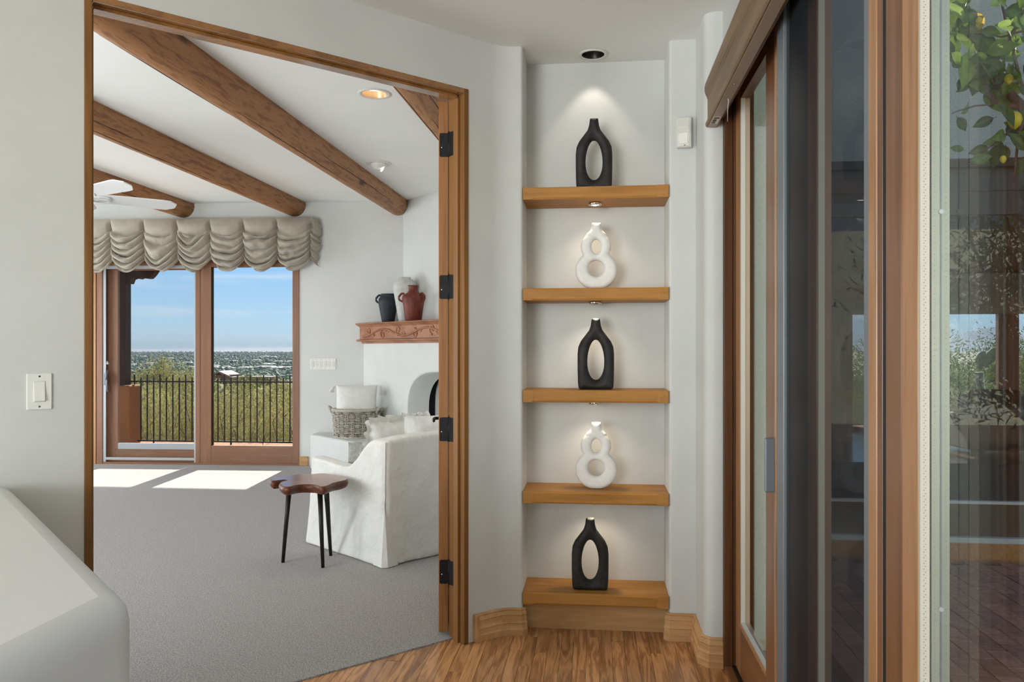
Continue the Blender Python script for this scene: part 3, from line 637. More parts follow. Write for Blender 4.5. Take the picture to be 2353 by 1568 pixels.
# ------------------------------------------------------------------ courtyard seen through the hall door
mb = MB(); mb.box(.62, .98, 3.8, 5.6, -.15, 3.5); struct(mb.build('wall_courtyard', M['stucco_c']), 'cream stucco wall outside the hall sliding door')
OY = 5.5
mb = MB(); mb.box(.66, 9, -4.75, -4.5, -.15, 3.6); mb.box(8.9, 9.1, -4.5, OY, -.15, 3.4); struct(mb.build('wall_courtyard_rear', M['stucco_c']), 'cream stucco walls enclosing the rest of the courtyard, added unseen to bounce sunlight')  # unseen rear wall added to bounce sunlight into the courtyard
mb = MB(); mb.box(.98, 7.0, OY, OY + .25, 2.60, 3.7); mb.box(.98, 1.3, OY, OY + .25, -.15, 2.6); mb.box(1.3, 7, OY - .02, OY + .25, -.15, .09); mb.box(6.6, 7, OY, OY + .25, .09, 2.6)
struct(mb.build('wall_opposite', M['stucco_g']), 'grey stucco house wall across the courtyard')
ow = thing('window_2', (3.5, OY, .1), 'wide glazed doors across the courtyard', None, kind='structure')
MB().box(1.3, 6.6, OY - .03, OY + .1, 2.545, 2.60).build('header_beam', M['darkwood'], ow)
M['frame_d'] = plain('dark bronze frame', C(66, 58, 54), .4, .2)
MB().box(1.3, 6.6, OY + .03, OY + .11, 2.40, 2.545).build('head', M['frame_d'], ow); MB().box(1.3, 6.6, OY + .04, OY + .10, 2.245, 2.40).build('shade_box', M['frame_d'], ow)
MB().box(1.3, 6.6, OY - .01, OY + .14, .09, .122).build('sill', M['alu_l'], ow); MB().box(1.3, 6.6, OY + .04, OY + .10, .122, .335).build('bottom_rail', M['frame_d'], ow)
MB().box(1.3, 6.6, OY + .035, OY + .075, .335, .352).build('rail_cap', M['alu_l'], ow)
for x0 in (1.3, 3.0, 4.75, 6.5): MB().box(x0, x0 + .1, OY + .035, OY + .105, .122, 2.545).build('post', M['frame_d'], ow)
for x0, x1 in ((1.4, 3.0), (3.1, 4.75), (4.85, 6.5)): MB().add([(x0, OY + .07, .352), (x1, OY + .07, .352), (x1, OY + .07, 2.245), (x0, OY + .07, 2.245)], [(0, 1, 2, 3)]).build('pane', M['glass_opp'], ow)
mb = MB(); mb.box(1.3, 6.6, OY - .022, OY - .02, -.05, .088); mb.build('curb', M['stucco'], ow)
pv = MB().add([(.62, -4.6, -.045), (9, -4.6, -.045), (9, OY, -.045), (.62, OY, -.045)], [(0, 1, 2, 3)])
pv_o = struct(pv.build('floor_courtyard', M['mortar']), 'red brick paving of the courtyard')
brm = MB().box(-.0475, .0475, -.0985, .0985, -.05, 0); br0 = brm.mesh('brick', M['brick'])
random.seed(5)
for i in range(24):
    for j in range(18):
        x = .80 + i * .1 + .002; y = 2.1 + j * .2 + (.1 if i % 2 else 0)
        if y > OY - .12 or y < 1.7: continue
        vis = (x > 1.05 and y > 1.9)
        if not vis: continue
        mobj('brick', br0, pv_o, (x, y, -.008 + random.uniform(-.002, .002)), (random.uniform(-.01, .01), random.uniform(-.01, .01), random.uniform(-.012, .012)))
# the room behind those doors
M['lfloor'] = wood('glossy dark floor', C(70, 50, 38), C(110, 82, 62), 0, 10, 8, .16, .6, .03, coat=.5)
lf = MB().box(.98, 11.0, OY + .25, 14.2, -.05, 0); struct(lf.build('floor_living', M['lfloor']), 'dark glossy floor of the room across the courtyard')
mb = MB(); mb.box(.98, 11.0, OY + .25, 14.2, 2.62, 2.8); struct(mb.build('ceiling_living', M['darkwood']), 'dark timber ceiling across the courtyard')
mb = MB(); mb.box(.90, .98, OY + .25, 14.0, -.05, 2.62); mb.box(11, 11.1, OY, 14, -.05, 2.62); mb.box(.98, 11, 13.9, 14.05, 1.95, 2.62); mb.box(.98, 4.2, 13.9, 14.05, 0, 1.95)
struct(mb.build('wall_living', M['stucco_g']), 'shaded walls of the room across the courtyard')
lw = thing('window_3', (7, 13.9, 0), 'garden doors at the far side of that room', None, kind='structure')
for x0, x1 in ((4.2, 4.3), (6.62, 6.94), (9.3, 9.6)): MB().box(x0, x1, 13.9, 14.0, 0, 1.95).build('post', M['slider'], lw)
MB().box(4.3, 11, 13.9, 14.0, 0, .07).build('bottom_rail', M['slider_bh'], lw)
for x0, x1 in ((4.3, 6.62), (6.94, 9.3), (9.6, 11)): MB().add([(x0, 13.94, .07), (x1, 13.94, .07), (x1, 13.94, 1.95), (x0, 13.94, 1.95)], [(0, 1, 2, 3)]).build('pane', M['glass'], lw)
rg = MB().box(2.2, 6.4, 6.6, 9.9, .0005, .012); tag(rg.build('area_rug', noisy('grey rug', C(96, 96, 98), C(124, 124, 124), nscale=40, rough=.95, bump=.4)), 'grey rug on the floor of the room across the courtyard', 'rug')
sf = thing('sofa', (6.0, 11.2, 0), 'dark woven sofa with grey cushions across the courtyard', 'sofa')
M['rattan'] = noisy('dark rattan', C(36, 30, 28), C(62, 52, 46), nscale=60, rough=.7, bump=.5, scale=(1, 1, 8)); M['cush'] = noisy('grey cushion', C(120, 126, 130), C(146, 152, 156), nscale=30, rough=.9)
MB().box(4.75, 7.2, 10.75, 11.65, .06, .50).build('frame', M['rattan'], sf, bevel=.03); MB().box(4.82, 7.15, 10.78, 11.45, .50, .62).build('seat_cushion', M['cush'], sf, bevel=.05, seg=4)
MB().box(5.0, 7.2, 11.45, 11.65, .50, .72).build('backrest', M['rattan'], sf, bevel=.03)
for xx in (4.85, 7.05): MB().box(xx, xx + .1, 10.8, 10.9, 0, .06).build('foot', M['rattan'], sf)
for k in range(3): MB().box(5.05 + k * .7, 5.68 + k * .7, 11.28, 11.46, .60, .82).build('back_cushion', M['rattan' if k % 2 == 0 else 'cush'], sf, bevel=.06, seg=4)

# ================================================================== THE BEDROOM
E25 = math.radians(2.5); W0 = Vector((-3.421, 8.956, 0)); WU = Vector((math.cos(E25), math.sin(E25), 0)); WN = Vector((-math.sin(E25), math.cos(E25), 0))
def onW(px, py, w=0.):
    p = onpl(px, py, WN, WN.dot(W0) + w); return (p - W0).dot(WU), p.z
def wbox(name, mat, par, u0, u1, w0, w1, z0, z1, bevel=.002):
    if name == 'pane': return MB().add([W0 + WU * u + WN * w0 + UPV * z for u, z in ((u0, z0), (u1, z0), (u1, z1), (u0, z1))], [(0, 1, 2, 3)]).build(name, M[mat], par)
    return MB().obox(W0, WU, WN, UPV, u0, u1, w0, w1, z0, z1).build(name, M[mat], par, bevel=bevel)
WL = -3.25      # left edge of the opening
mb = MB(); mb.obox(W0, WU, WN, UPV, 0, 3.2, 0, .2, 0, BEDZ); mb.obox(W0, WU, WN, UPV, -4.4, 0, 0, .2, 2.40, BEDZ); mb.obox(W0, WU, WN, UPV, -4.4, WL, 0, .2, 0, 2.4)
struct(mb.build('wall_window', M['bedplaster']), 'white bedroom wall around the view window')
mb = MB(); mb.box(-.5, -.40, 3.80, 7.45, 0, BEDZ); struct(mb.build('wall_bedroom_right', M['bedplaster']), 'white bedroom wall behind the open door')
mb = MB(); mb.box(-7.8, -5.25, 1.88, 2.0, 0, BEDZ); mb.box(-3.15, -2.35, 1.88, 2.0, 0, BEDZ); mb.box(-5.25, -3.15, 1.88, 2.0, 0, .4); mb.box(-5.25, -3.15, 1.88, 2.0, 2.15, BEDZ); struct(mb.build('wall_bedroom_near', M['bedplaster']), 'white bedroom wall beside the doorway')  # opening cut in this unseen wall for the added fill light
mb = MB(); mb.box(-7.8, -7.68, 2, 8.9, 0, .35); mb.box(-7.8, -7.68, 2, 8.9, 2.65, BEDZ); mb.box(-7.8, -7.68, 2, 5.95, .35, 2.65); mb.box(-7.8, -7.68, 8.35, 8.9, .35, 2.65)  # gap left in this unseen wall for the added fill light
struct(mb.build('wall_bedroom_left', M['bedplaster']), 'white bedroom wall with an unseen opening added for fill light')
mb = MB().prism([(-.42, 3.85), (-.42, 9.3), (-7.8, 9.1), (-7.8, 1.9), (-2.46, 1.9)], BEDZ, BEDZ + .08)
bc = struct(mb.build('ceiling_bedroom', M['ceil']), 'white bedroom ceiling between the log beams')
q0 = Vector((CTHR * S5, -CTHR * S5))    # foot of the carpet line
cp = [(-.63, -.63 - CTHR / S5), (-.5, 3.86), (-.5, 7.5), (-2.2, 9.06), (-7.7, 8.85), (-7.7, 2.0), (-2.33, 2.0)]
cp = [(-.5, -.5 - CTHR / S5), (-.5, 7.5), (-2.2, 9.06), (-7.7, 8.85), (-7.7, 2.0), (2.0 + CTHR / S5, 2.0)]
mb = MB().prism(cp, -.02, .006); struct(mb.build('floor_bedroom', M['carpet'], bevel=.005), 'grey speckled carpet of the bedroom')

# diagonal fireplace corner
D0 = W0 + WU * 1.22; FE = Vector((S5, -S5, 0)); FM = Vector((-S5, -S5, 0))
mb = MB(); mb.obox(D0, FE, FM, UPV, -.2, 2.6, -.12, 0, 0, BEDZ); struct(mb.build('wall_fireplace', M['bedplaster']), 'diagonal white wall above the corner fireplace')
fp = thing('corner_fireplace', D0 + FM * .34, 'white plaster corner fireplace with an arched opening and bench hearth', 'fireplace')
BO = .34; BT = 1.62; ec, ew = 1.22, .56; AZ0, AZ1, AH = .40, .72, 1.13
arch = [(ec - ew, AZ0)] + [(ec - ew, AZ0 + (AZ1 - AZ0) * k / 4) for k in (1, 2, 3)] + [(ec - ew * (abs(math.cos(math.radians(a))) ** .8) * (1 if a <= 90 else -1), AZ1 + (AH - AZ1) * math.sin(math.radians(a)) ** .8) for a in range(0, 181, 9)] + [(ec + ew, AZ0 + (AZ1 - AZ0) * k / 4) for k in (3, 2, 1, 0)]
def fpt(e, m, z): return D0 + FE * e + FM * m + UPV * z
mb = MB(); E0, E1 = -.55, 2.75; n = len(arch)
outer = []
for e, z in arch:
    if z <= AZ0 + .001: outer.append((E0 if e < ec else E1, AZ0))
    else:
        dx, dz = e - ec, z - AZ0; t = min((E1 - ec) / dx if dx > 1e-6 else 9e9, (ec - E0) / -dx if dx < -1e-6 else 9e9, (BT - AZ0) / dz); outer.append((ec + dx * t, AZ0 + dz * t))
mb.add([fpt(e, BO, z) for e, z in arch] + [fpt(e, BO, z) for e, z in outer], [(i, i + 1, n + i + 1, n + i) for i in range(n - 1)])
mb.add([fpt(E0, BO, 0), fpt(E1, BO, 0), fpt(E1, BO, AZ0), fpt(E0, BO, AZ0)], [(0, 1, 2, 3)])
mb.add([fpt(E0, BO, AZ0), fpt(E0, BO, BT), fpt(outer[4][0], BO, outer[4][1])], [(0, 1, 2)])
mb.add([fpt(E0, BO, BT), fpt(E1, BO, BT), fpt(E1, 0, BT), fpt(E0, 0, BT)], [(0, 1, 2, 3)])
for k in range(n):     # close corner slivers of the face
    pass
lo_, hi_ = [], []
mb.build('chimney_breast', M['bedplaster'], fp)
mb = MB(); mb.loft([[fpt(e, m, z) for e, z in [(ec + (e - ec) * s, AZ0 + (z - AZ0) * s) for e, z in arch]] for m, s in ((BO + .004, 1.012), (BO - .012, .995), (BO - .10, .985), (BO - .25, .97))], caps=False, close=False, smooth=True); mb.build('arch_reveal', M['bedplaster'], fp)
mb = MB(); mb.loft([[fpt(e, m, z) for e, z in [(ec + (e - ec) * s, AZ0 + (z - AZ0) * s2) for e, z in arch]] for m, s, s2 in ((BO - .25, .972, .972), (BO - .30, 1.02, 1.1), (BO - .62, .8, 1.1))], caps=False, close=False, smooth=True)
mb.add([fpt(ec - .6, BO - .62, AZ0), fpt(ec + .6, BO - .62, AZ0), fpt(ec + .6, BO - .62, 1.4), fpt(ec - .6, BO - .62, 1.4)], [(0, 1, 2, 3)])
mb.build('firebox', M['firebox'], fp)
for z in (.70, .86): MB().obox(D0, FE, FM, UPV, ec - .5, ec + .5, BO - .36, BO - .35, z, z + .006).build('grate_bar', M['iron'], fp)
# bench hearth: front parallel to the diagonal
bq = onz(712, 998, .40); bm = (bq - D0).dot(FM); be = (bq - D0).dot(FE)
tw = (D0 + WU * -1.02)
pts = [bq + FE * 0, bq + FE * 3.9]; far_r = D0 + FE * 3.2
poly = [tuple(bq.xy), tuple((bq + FE * 3.3).xy), tuple((D0 + FE * 2.7).xy), tuple((D0 + FE * .0).xy), tuple((D0 + WU * (-(1.22 + .03) + ((bq - W0).dot(WU) + .03))).xy)]
poly = [tuple(bq.xy), tuple((bq + FE * 2.85).xy), tuple((D0 + FE * 2.5).xy), tuple(D0.xy), tuple((W0 + WU * ((bq - W0).dot(WU) - .0)).xy)]
mb = MB().prism(poly, 0, .40); o = mb.build('bench', M['bedplaster'], fp, bevel=.03, seg=4)
# carved mantel
mt = thing('mantel_shelf', D0 + FM * .41 + UPV * 1.43, 'carved reddish wood mantel with vine scrolls over the corner fireplace', 'mantel')
MO = .41
mprof = [(.02, 1.425), (MO - .055, 1.425), (MO - .05, 1.448), (MO - .012, 1.452), (MO - .004, 1.458), (MO - .004, 1.468), (MO - .03, 1.474), (MO - .035, 1.478), (MO - .035, 1.612), (MO - .028, 1.620), (MO - .008, 1.640), (MO + .006, 1.646), (MO + .006, 1.654), (MO - .01, 1.660), (.02, 1.660)]
def mantel_end(m): return -m * 1.0 + .0     # left end dies into the window wall
MB().loft([[fpt(-m * 1.045 + .012, m, z) for m, z in mprof], [fpt(2.45, m, z) for m, z in mprof]]).build('mantel_body', M['mantel'], mt)
mf = MO - .035
def vine(pts, r0, r1): return MB().tube([fpt(e, mf + .001, z) for e, z in pts], [r0 + (r1 - r0) * k / (len(pts) - 1) for k in range(len(pts))], 8)
cv = MB(); PZ = 1.545
def addv(pts, r0, r1):
    v = vine(pts, r0, r1); cv.add(v.v, v.f, True)
main = [(e, PZ + .038 * math.sin((e + .02) * 7.2)) for e in [(-.26 + k * .03) for k in range(92)]]; addv(main, .0115, .0115)
def spiral(e, z, r, a0, turns, sgn):
    return [(e + sgn * r * (1 - t) ** .8 * math.cos(a0 + turns * 2 * math.pi * t), z + r * (1 - t) ** .8 * math.sin(a0 + turns * 2 * math.pi * t)) for t in [k / 22 for k in range(21)]]
for k in range(8):
    e = -.24 + k * .33; s = 1 if k % 2 else -1
    addv(spiral(e + .10, PZ - s * .018, .052, math.pi * .5 * s, 1.35 * s, 1 if k % 3 else -1), .0115, .006)
    addv([(e + .17 + .05 * t, PZ + s * (.01 + .05 * t - .03 * t * t)) for t in (0, .3, .6, 1, 1.3)], .007, .0115); addv([(e + .21 + .04 * t, PZ + s * (-.005 + .035 * t)) for t in (0, .4, .8, 1.1)], .004, .008)
cv.build('carving', M['mantel'], mt)

# ceiling log beams
M['crack'] = plain('dark wood crack', C(44, 24, 14), .9)
def log(name, xw, r, label, y0=None, y1=9.05):
    zc = BEDZ - .035; sl = .0226; y0 = y0 if y0 is not None else max(1.96, xw - .15 + 4.33)
    R = []; N = 70
    for k in range(N + 1):
        y = y0 + (y1 - y0) * k / N; x = xw + (y - 9.0) * sl; rr = r * (1 + .06 * (9 - y) / 7)
        R.append([(x + rr * (1 + .022 * (vnoise(q * .55 + xw, y * 2.1) - .5)) * math.cos(2 * math.pi * q / 28), y, zc + rr * (1 + .022 * (vnoise(q * .55 + 9, y * 2.1) - .5)) * math.sin(2 * math.pi * q / 28)) for q in range(28)])
    o = MB().loft(R, smooth=True).build(name, M['viga']); tag(o, label, 'beam', 'round log ceiling beams')
    for j in range(3):
        a0 = math.radians(-125 + 38 * j + 14 * hsh(xw, j)); ya = y0 + (y1 - y0) * (.25 + .22 * j * hsh(j, xw)); yb = min(y1 - .15, ya + 1.3 + 1.2 * hsh(xw, j + 3.)); P = []
        for k in range(40):
            y = ya + (yb - ya) * k / 39; x = xw + (y - 9.0) * sl; rr = r * (1 + .06 * (9 - y) / 7) * 1.004; a = a0 + .10 * (vnoise(y * 3 + j, xw) - .5); P.append((x + rr * math.cos(a), y, zc + rr * math.sin(a)))
        MB().tube(P, [.0008 + .0022 * math.sin(math.pi * k / 39) for k in range(40)], 5).build('drying_crack', M['crack'], o)
    return o
log('ceiling_beam', -4.80, .13, 'round log ceiling beam behind the white ceiling fan')
log('ceiling_beam', -3.475, .13, 'round log ceiling beam ending above the right end of the window shade')
log('ceiling_beam', -2.262, .13, 'round log ceiling beam running to the fireplace corner')
log('ceiling_beam', -1.02, .13, 'round log ceiling beam just over the top of the open door', y1=7.95)
b1 = Vector((-1.473, 5.214, BEDZ)); b2 = Vector((-1.982, 7.161, BEDZ))
cutter(bc, b1, .085); can(b1, 'lit recessed ceiling lamp with a gold baffle in the bedroom', .112, 'baffle', lens=.04, depth=.09)
l = bpy.data.lights.new('bedroom_can_spot', 'SPOT'); l.energy = 25; l.color = (1, .9, .78); l.spot_size = math.radians(110); l.spot_blend = .7; l.shadow_soft_size = .05
lo = bpy.data.objects.new('bedroom_can_spot', l); COL.objects.link(lo); lo.location = b1 + Vector((0, 0, -.01))
ey = thing('eyeball_light', b2, 'white tilted eyeball lamp in the bedroom ceiling near the fireplace', 'ceiling light')
MB().lathe([(.115, -.001), (.112, -.006), (.08, -.007), (.075, -.001)], b2, 40, caps=False).build('trim_ring', M['white'], ey)
MB().lathe([(.078 * math.cos(math.radians(a)), -.006 - .05 * math.sin(math.radians(a))) for a in range(0, 91, 10)][:-1] + [(.0005, -.056)], b2, 32, caps=False).build('eyeball', M['white'], ey)
d = Vector((.82, .25, -.55)).normalized(); c = b2 + Vector((.035, .010, -.040)); MB().tube([c, c + d * .012], [.040, .036], 20).build('aperture', plain('lamp mouth', C(240, 240, 236), .3, emit=(1, .97, .9, 1), es=1.2), ey)
# baseboard bit between window and bench
u0, _ = onW(690, 1066); u1, _ = onW(713, 1066)
o = MB().obox(W0, WU, WN, UPV, .004, u1 - .02, -.022, -.0005, .006, .115).build('baseboard_window', M['base'], bevel=.004); struct(o, 'short maple baseboard between window and hearth')
# wall control plate
uc = onW(742.5, 837); pp = W0 + WU * uc[0] + UPV * uc[1]
cp_ = thing('control_panel', pp, 'wide white six-gang switch plate right of the bedroom window', 'light switch')
plate_mesh(pp, WU, UPV, -WN, .150, .066, .004, .006).build('cover_plate', M['white'], cp_)
for k in range(6):
    c = pp - WN * .006 + WU * (-.122 + k * .049); MB().obox(c, WU, -WN, UPV, -.016, .016, 0, .002 + .002 * (k % 3 == 0), -.034, .034).build('rocker', M['cream'], cp_, bevel=.001)
    for s_ in (-1, 1): MB().tube([c + UPV * .052 * s_, c + UPV * .052 * s_ - WN * .001], .003, 8).build('screw', M['slot'], cp_)

# ------------------------------------------------------------------ bedroom window wall of glass
ww = thing('window_1', W0 + WU * -1.6, 'tall wood framed sliding window with a view of the valley', None, kind='structure')
U = lambda px, w=0.: onW(px, 900, w)[0]
ZT = 2.345
wbox('jamb', 'slider_b', ww, -.018, .0, -.01, .14, 0, 2.40); wbox('head', 'slider_bh', ww, WL, -.018, -.006, .14, 2.345, 2.40)
wbox('sill', 'slider_bh', ww, WL, -.018, -.006, .14, .004, .03)
wbox('outer_jamb', 'slider_l', ww, U(160), U(222), -.02, .05, .004, 2.345); wbox('outer_jamb', 'slider_b', ww, U(223), U(236), -.012, .05, .004, 2.345); wbox('outer_jamb', 'slider_l', ww, WL, U(150), -.01, .05, .004, 2.345)
# fixed right leaf
wbox('stile', 'slider_b', ww, U(672), -.018, 0, .05, .03, ZT); wbox('stile', 'slider_b', ww, U(460), U(485), 0, .05, .03, ZT)
wbox('rail', 'slider_bh', ww, U(485), U(672), .002, .05, .03, .232); wbox('rail', 'slider_bh', ww, U(485), U(672), .002, .05, 2.325, ZT)
wbox('pane', 'glass', ww, U(485), U(672), .03, .034, .232, 2.325, 0); wbox('gasket', 'blackmetal', ww, U(485), U(485) + .012, .022, .05, .232, 2.325, 0)
# left leaf behind the screen
wbox('post', 'slider_b', ww, U(449.5), U(460), -.004, .045, .03, ZT)
wbox('stile', 'slider_b', ww, U(243, .06), U(264, .06), .06, .11, .03, ZT); wbox('rail', 'slider_bh', ww, U(264, .06), U(449.5, .06), .062, .11, .03, .175); wbox('rail', 'slider_bh', ww, U(264, .06), U(449.5, .06), .062, .11, 2.30, ZT)
wbox('glazing_bar', 'slider_b', ww, U(264, .06), U(271, .06), .058, .10, .175, 2.30); wbox('glazing_bar', 'alu_l', ww, U(271, .06), U(449.5, .06), .058, .10, .175, .245)
wbox('pane', 'glass', ww, U(271, .06), U(449.5, .06), .08, .084, .245, 2.30, 0)
# screen
wbox('screen_stile', 'alu_l', ww, U(236), U(243), .0, .016, .03, ZT); wbox('screen_stile', 'alu_l', ww, U(446), U(449.5), .0, .016, .03, ZT); wbox('screen_rail', 'alu_l', ww, U(243), U(446), .0, .016, .055, .085); wbox('screen_rail', 'alu_l', ww, U(243), U(446), .0, .016, 2.31, ZT)
a, b = U(243), U(446); MB().add([W0 + WU * a + WN * .008 + UPV * .085, W0 + WU * b + WN * .008 + UPV * .085, W0 + WU * b + WN * .008 + UPV * 2.31, W0 + WU * a + WN * .008 + UPV * 2.31], [(0, 1, 2, 3)]).build('screen_mesh', M['screen'], ww)
zc = onW(248, 876)[1]; c = W0 + WU * U(249) - WN * .0 + UPV * zc
mb = MB(); mb.tube([c + UPV * .13, c + UPV * .11 - WN * .03, c - WN * .045, c - UPV * .11 - WN * .03, c - UPV * .13], .010, 8); mb.obox(c, WU, -WN, UPV, -.045, -.01, -.001, .03, -.05, .09); mb.build('pull_handle', M['alu'], ww)
mb = MB(); mb.tube([c + UPV * .21, c + UPV * .21 - WN * .02], .014, 12); mb.tube([c + UPV * .21 - WN * .018, c + UPV * .235 - WN * .022], .006, 8); mb.build('thumb_latch', M['alu_l'], ww)

# ------------------------------------------------------------------ gathered window shade
bs = thing('balloon_shade', W0 + WU * -1.3 + UPV * 2.3, 'gathered taupe balloon shade across the top of the bedroom window', 'window shade')
ur = onW(726, 560, -.2)[0]; ul = -3.3; SP = .392; NU_, NV_ = 760, 170
PH0 = onW(633, 600, -.2)[0]        # a tape line
def drape(a, v):
    u = ul + (ur - ul) * a; s = (u - PH0) / SP; k = math.floor(s); ph = s - k; c = 1 - (2 * ph - 1) ** 2; near = min(ph, 1 - ph)
    tape = max(0, 1 - near * 11); ztop = 2.862; fold = .27
    if v < fold:                      # smooth upper panel, nipped in at the tapes
        q = v / fold; low = .115 + .085 * c + .03 * (hsh(k, 1.5) - .5)
        z = ztop - q * low - .012 * c * q
        out = .15 + .055 * math.sin(math.pi * (q * .9 + .05)) * (.35 + .65 * c ** .6) - .05 * tape * min(1, q * 1.6) + .014 * (vnoise(u * 6 + 3 * q, q * 3 + 2) - .5)
    else:                             # gathered swags
        q = (v - fold) / (1 - fold); qq = q ** .92
        zt = ztop - .115 - .32 * qq; zm = ztop - .20 - .385 * qq - .02 * math.sin(math.pi * q)
        t = qq * 4.8 + 1.5 * (vnoise(s * 1.9 + 17, q * 1.6) - .5) + .8 * hsh(k, 4.) + 1.1 * (ph - .5) * (hsh(k, 9.) - .5)
        fi = math.floor(t); tau = t - fi
        amp = .085 * (.4 + .9 * hsh(k, fi + 2.)) * (.30 + .70 * c ** .5)
        lip = math.sin(math.pi * tau ** .5) ** .8
        z = zt + (zm - zt) * c ** .8 - .030 * lip * (1 - .4 * tau) * (.4 + .6 * c) + .016 * (vnoise(u * 15 + 5, fi * 3.1) - .5)
        out = .150 + amp * lip - .034 * tape - .05 * q * q + .016 * (vnoise(u * 9 + fi * 7, v * 12) - .5) * (.3 + c) + .005 * (vnoise(u * 40, v * 14 + fi) - .5)
    ed = min(1, max(0, (ur - u) / .11)); e2 = math.sqrt(max(0, 1 - (1 - ed) ** 2))
    out = .012 + (out - .012) * e2
    if ed < 1:
        out += .03 * (vnoise(v * 30, u * 30) - .5) * (1 - ed * .5); u += .05 * (vnoise(v * 22, 3.3) - .5) * (1 - ed) - .05 * max(0, v - .45) * (1 - ed)
    if v > .985: out -= .02
    return W0 + WU * u - WN * (out + .02) + UPV * z
o = MB().grid(drape, NU_, NV_).build('fabric', M['drape'], bs)
md = o.modifiers.new('thick', 'SOLIDIFY'); md.thickness = .003
MB().obox(W0, WU, WN, UPV, ul, ur - .02, -.13, -.015, 2.82, 2.85).build('head_board', M['drape'], bs)

# ------------------------------------------------------------------ ceiling fan hung from a beam
FH = Vector((-3.46, 4.97, 2.37))
fn_ = thing('ceiling_fan', FH + UPV * .6, 'white ceiling fan with a bowl light hanging in the bedroom', 'ceiling fan')
MB().tube([FH + UPV * .20, FH + UPV * .58], .012, 12).build('downrod', M['fanw'], fn_); MB().lathe([(.03, .58), (.065, .60), (.07, .66)], FH, 28).build('canopy', M['fanw'], fn_)
MB().lathe([(.02, .22), (.06, .20), (.105, .165), (.12, .12), (.115, .07), (.08, .04), (.075, .0), (.085, -.03), (.07, -.06), (.03, -.065)], FH, 36).build('motor', M['fanw'], fn_)
MB().lathe([(.055, -.065), (.10, -.085), (.115, -.13), (.10, -.18), (.05, -.215), (.002, -.225)], FH, 32).build('light_bowl', noisy('marbled glass', C(120, 122, 118), C(214, 214, 208), nscale=14, rough=.3, bump=0, lo=.42, hi=.6), fn_)
blade_prof = [(.16, .050), (.30, .062), (.56, .070), (.605, .066), (.655, .028)]
for k in range(5):
    an = math.radians(50 - 6 + 72 * k) ; dx = Vector((math.cos(an), math.sin(an), 0)); dy = Vector((-dx.y, dx.x, -.30)).normalized()
    up_ = [(r, w) for r, w in blade_prof]; V = []
    outl = [(r, w) for r, w in up_] + [(r, -w) for r, w in up_[::-1]]; n = len(outl)
    base_ = FH + UPV * .015
    top = [base_ + dx * r + dy * w for r, w in outl]; bot = [p - UPV * .007 for p in top]
    bl = MB().add(top + bot, [tuple(range(n)), tuple(range(2 * n - 1, n - 1, -1))] + [(i, n + i, n + (i + 1) % n, (i + 1) % n) for i in range(n)]).build('blade', M['fanw'], fn_)
    br = MB(); b0 = FH + UPV * .004
    for s_ in (-1, 0, 1): br.tube([b0 + dx * .09 + dy * .01 * s_, b0 + dx * .15 + dy * .04 * s_, b0 + dx * .21 + dy * .038 * s_, b0 + dx * .235 + dy * .012 * s_], .007, 8)
    br.build('blade_bracket', M['fanw'], bl)

# ------------------------------------------------------------------ clay pots on the mantel
def pot(name, e, m, prof, mat, label, handles=()):
    b = fpt(e, m, 1.661); t = thing(name, b, label, 'vase', 'clay pots on the mantel')
    inner = [(r - .008, z) for r, z in prof[::-1] if r > .02 and z > .1]
    MB().lathe([(.001, 0)] + prof + inner + [(.001, inner[-1][1])], b, 40, caps=False).build('body', mat, t)
    for ang, z0, z1, r0, r1, ex in handles:
        d = FE * math.cos(ang) + FM * math.sin(ang)
        P = [b + d * r0 + UPV * z0, b + d * (r0 + ex * .8) + UPV * (z0 + .004), b + d * (max(r0, r1) + ex) + UPV * ((z0 * .6 + z1 * .4)), b + d * (max(r0, r1) + ex * .8) + UPV * (z0 * .2 + z1 * .8), b + d * r1 * .97 + UPV * z1]
        Q = []
        for i in range(len(P) - 1):
            a0, a1, a2, a3 = P[max(i - 1, 0)], P[i], P[i + 1], P[min(i + 2, len(P) - 1)]
            for q in range(6):
                u_ = q / 6; Q.append(.5 * ((2 * a1) + (a2 - a0) * u_ + (2 * a0 - 5 * a1 + 4 * a2 - a3) * u_ ** 2 + (3 * a1 - a0 - 3 * a2 + a3) * u_ ** 3))
        MB().tube(Q + [P[-1]], .0115, 10).build('handle', mat, t)
    return t
def pe(px, m):
    p = onpl(px, 700, FM, FM.dot(D0) + m); return (p - D0).dot(FE)
pot('clay_jar', pe(892, .22), .22, [(.066, 0), (.070, .01), (.098, .15), (.110, .22), (.108, .27), (.082, .305), (.080, .318), (.084, .326)], M['pot_black'], 'blue-black two-handled clay jar at the left of the mantel', ((2.25, .305, .225, .080, .106, .030), (-.9, .305, .225, .080, .106, .030)))
pot('clay_jar', pe(930, .15), .15, [(.062, 0), (.068, .01), (.104, .22), (.128, .37), (.126, .42), (.098, .47), (.066, .488), (.068, .50)], M['pot_white'], 'tall pale rough clay jar in the middle of the mantel pots')
pot('clay_jar', pe(950, .30), .30, [(.080, 0), (.088, .01), (.108, .16), (.122, .235), (.114, .27), (.062, .300), (.048, .325), (.050, .36), (.058, .376)], M['pot_red'], 'red-brown clay jug with small ear handles on the mantel', ((2.25, .285, .205, .095, .118, .036), (-.35, .285, .205, .095, .118, .030)))

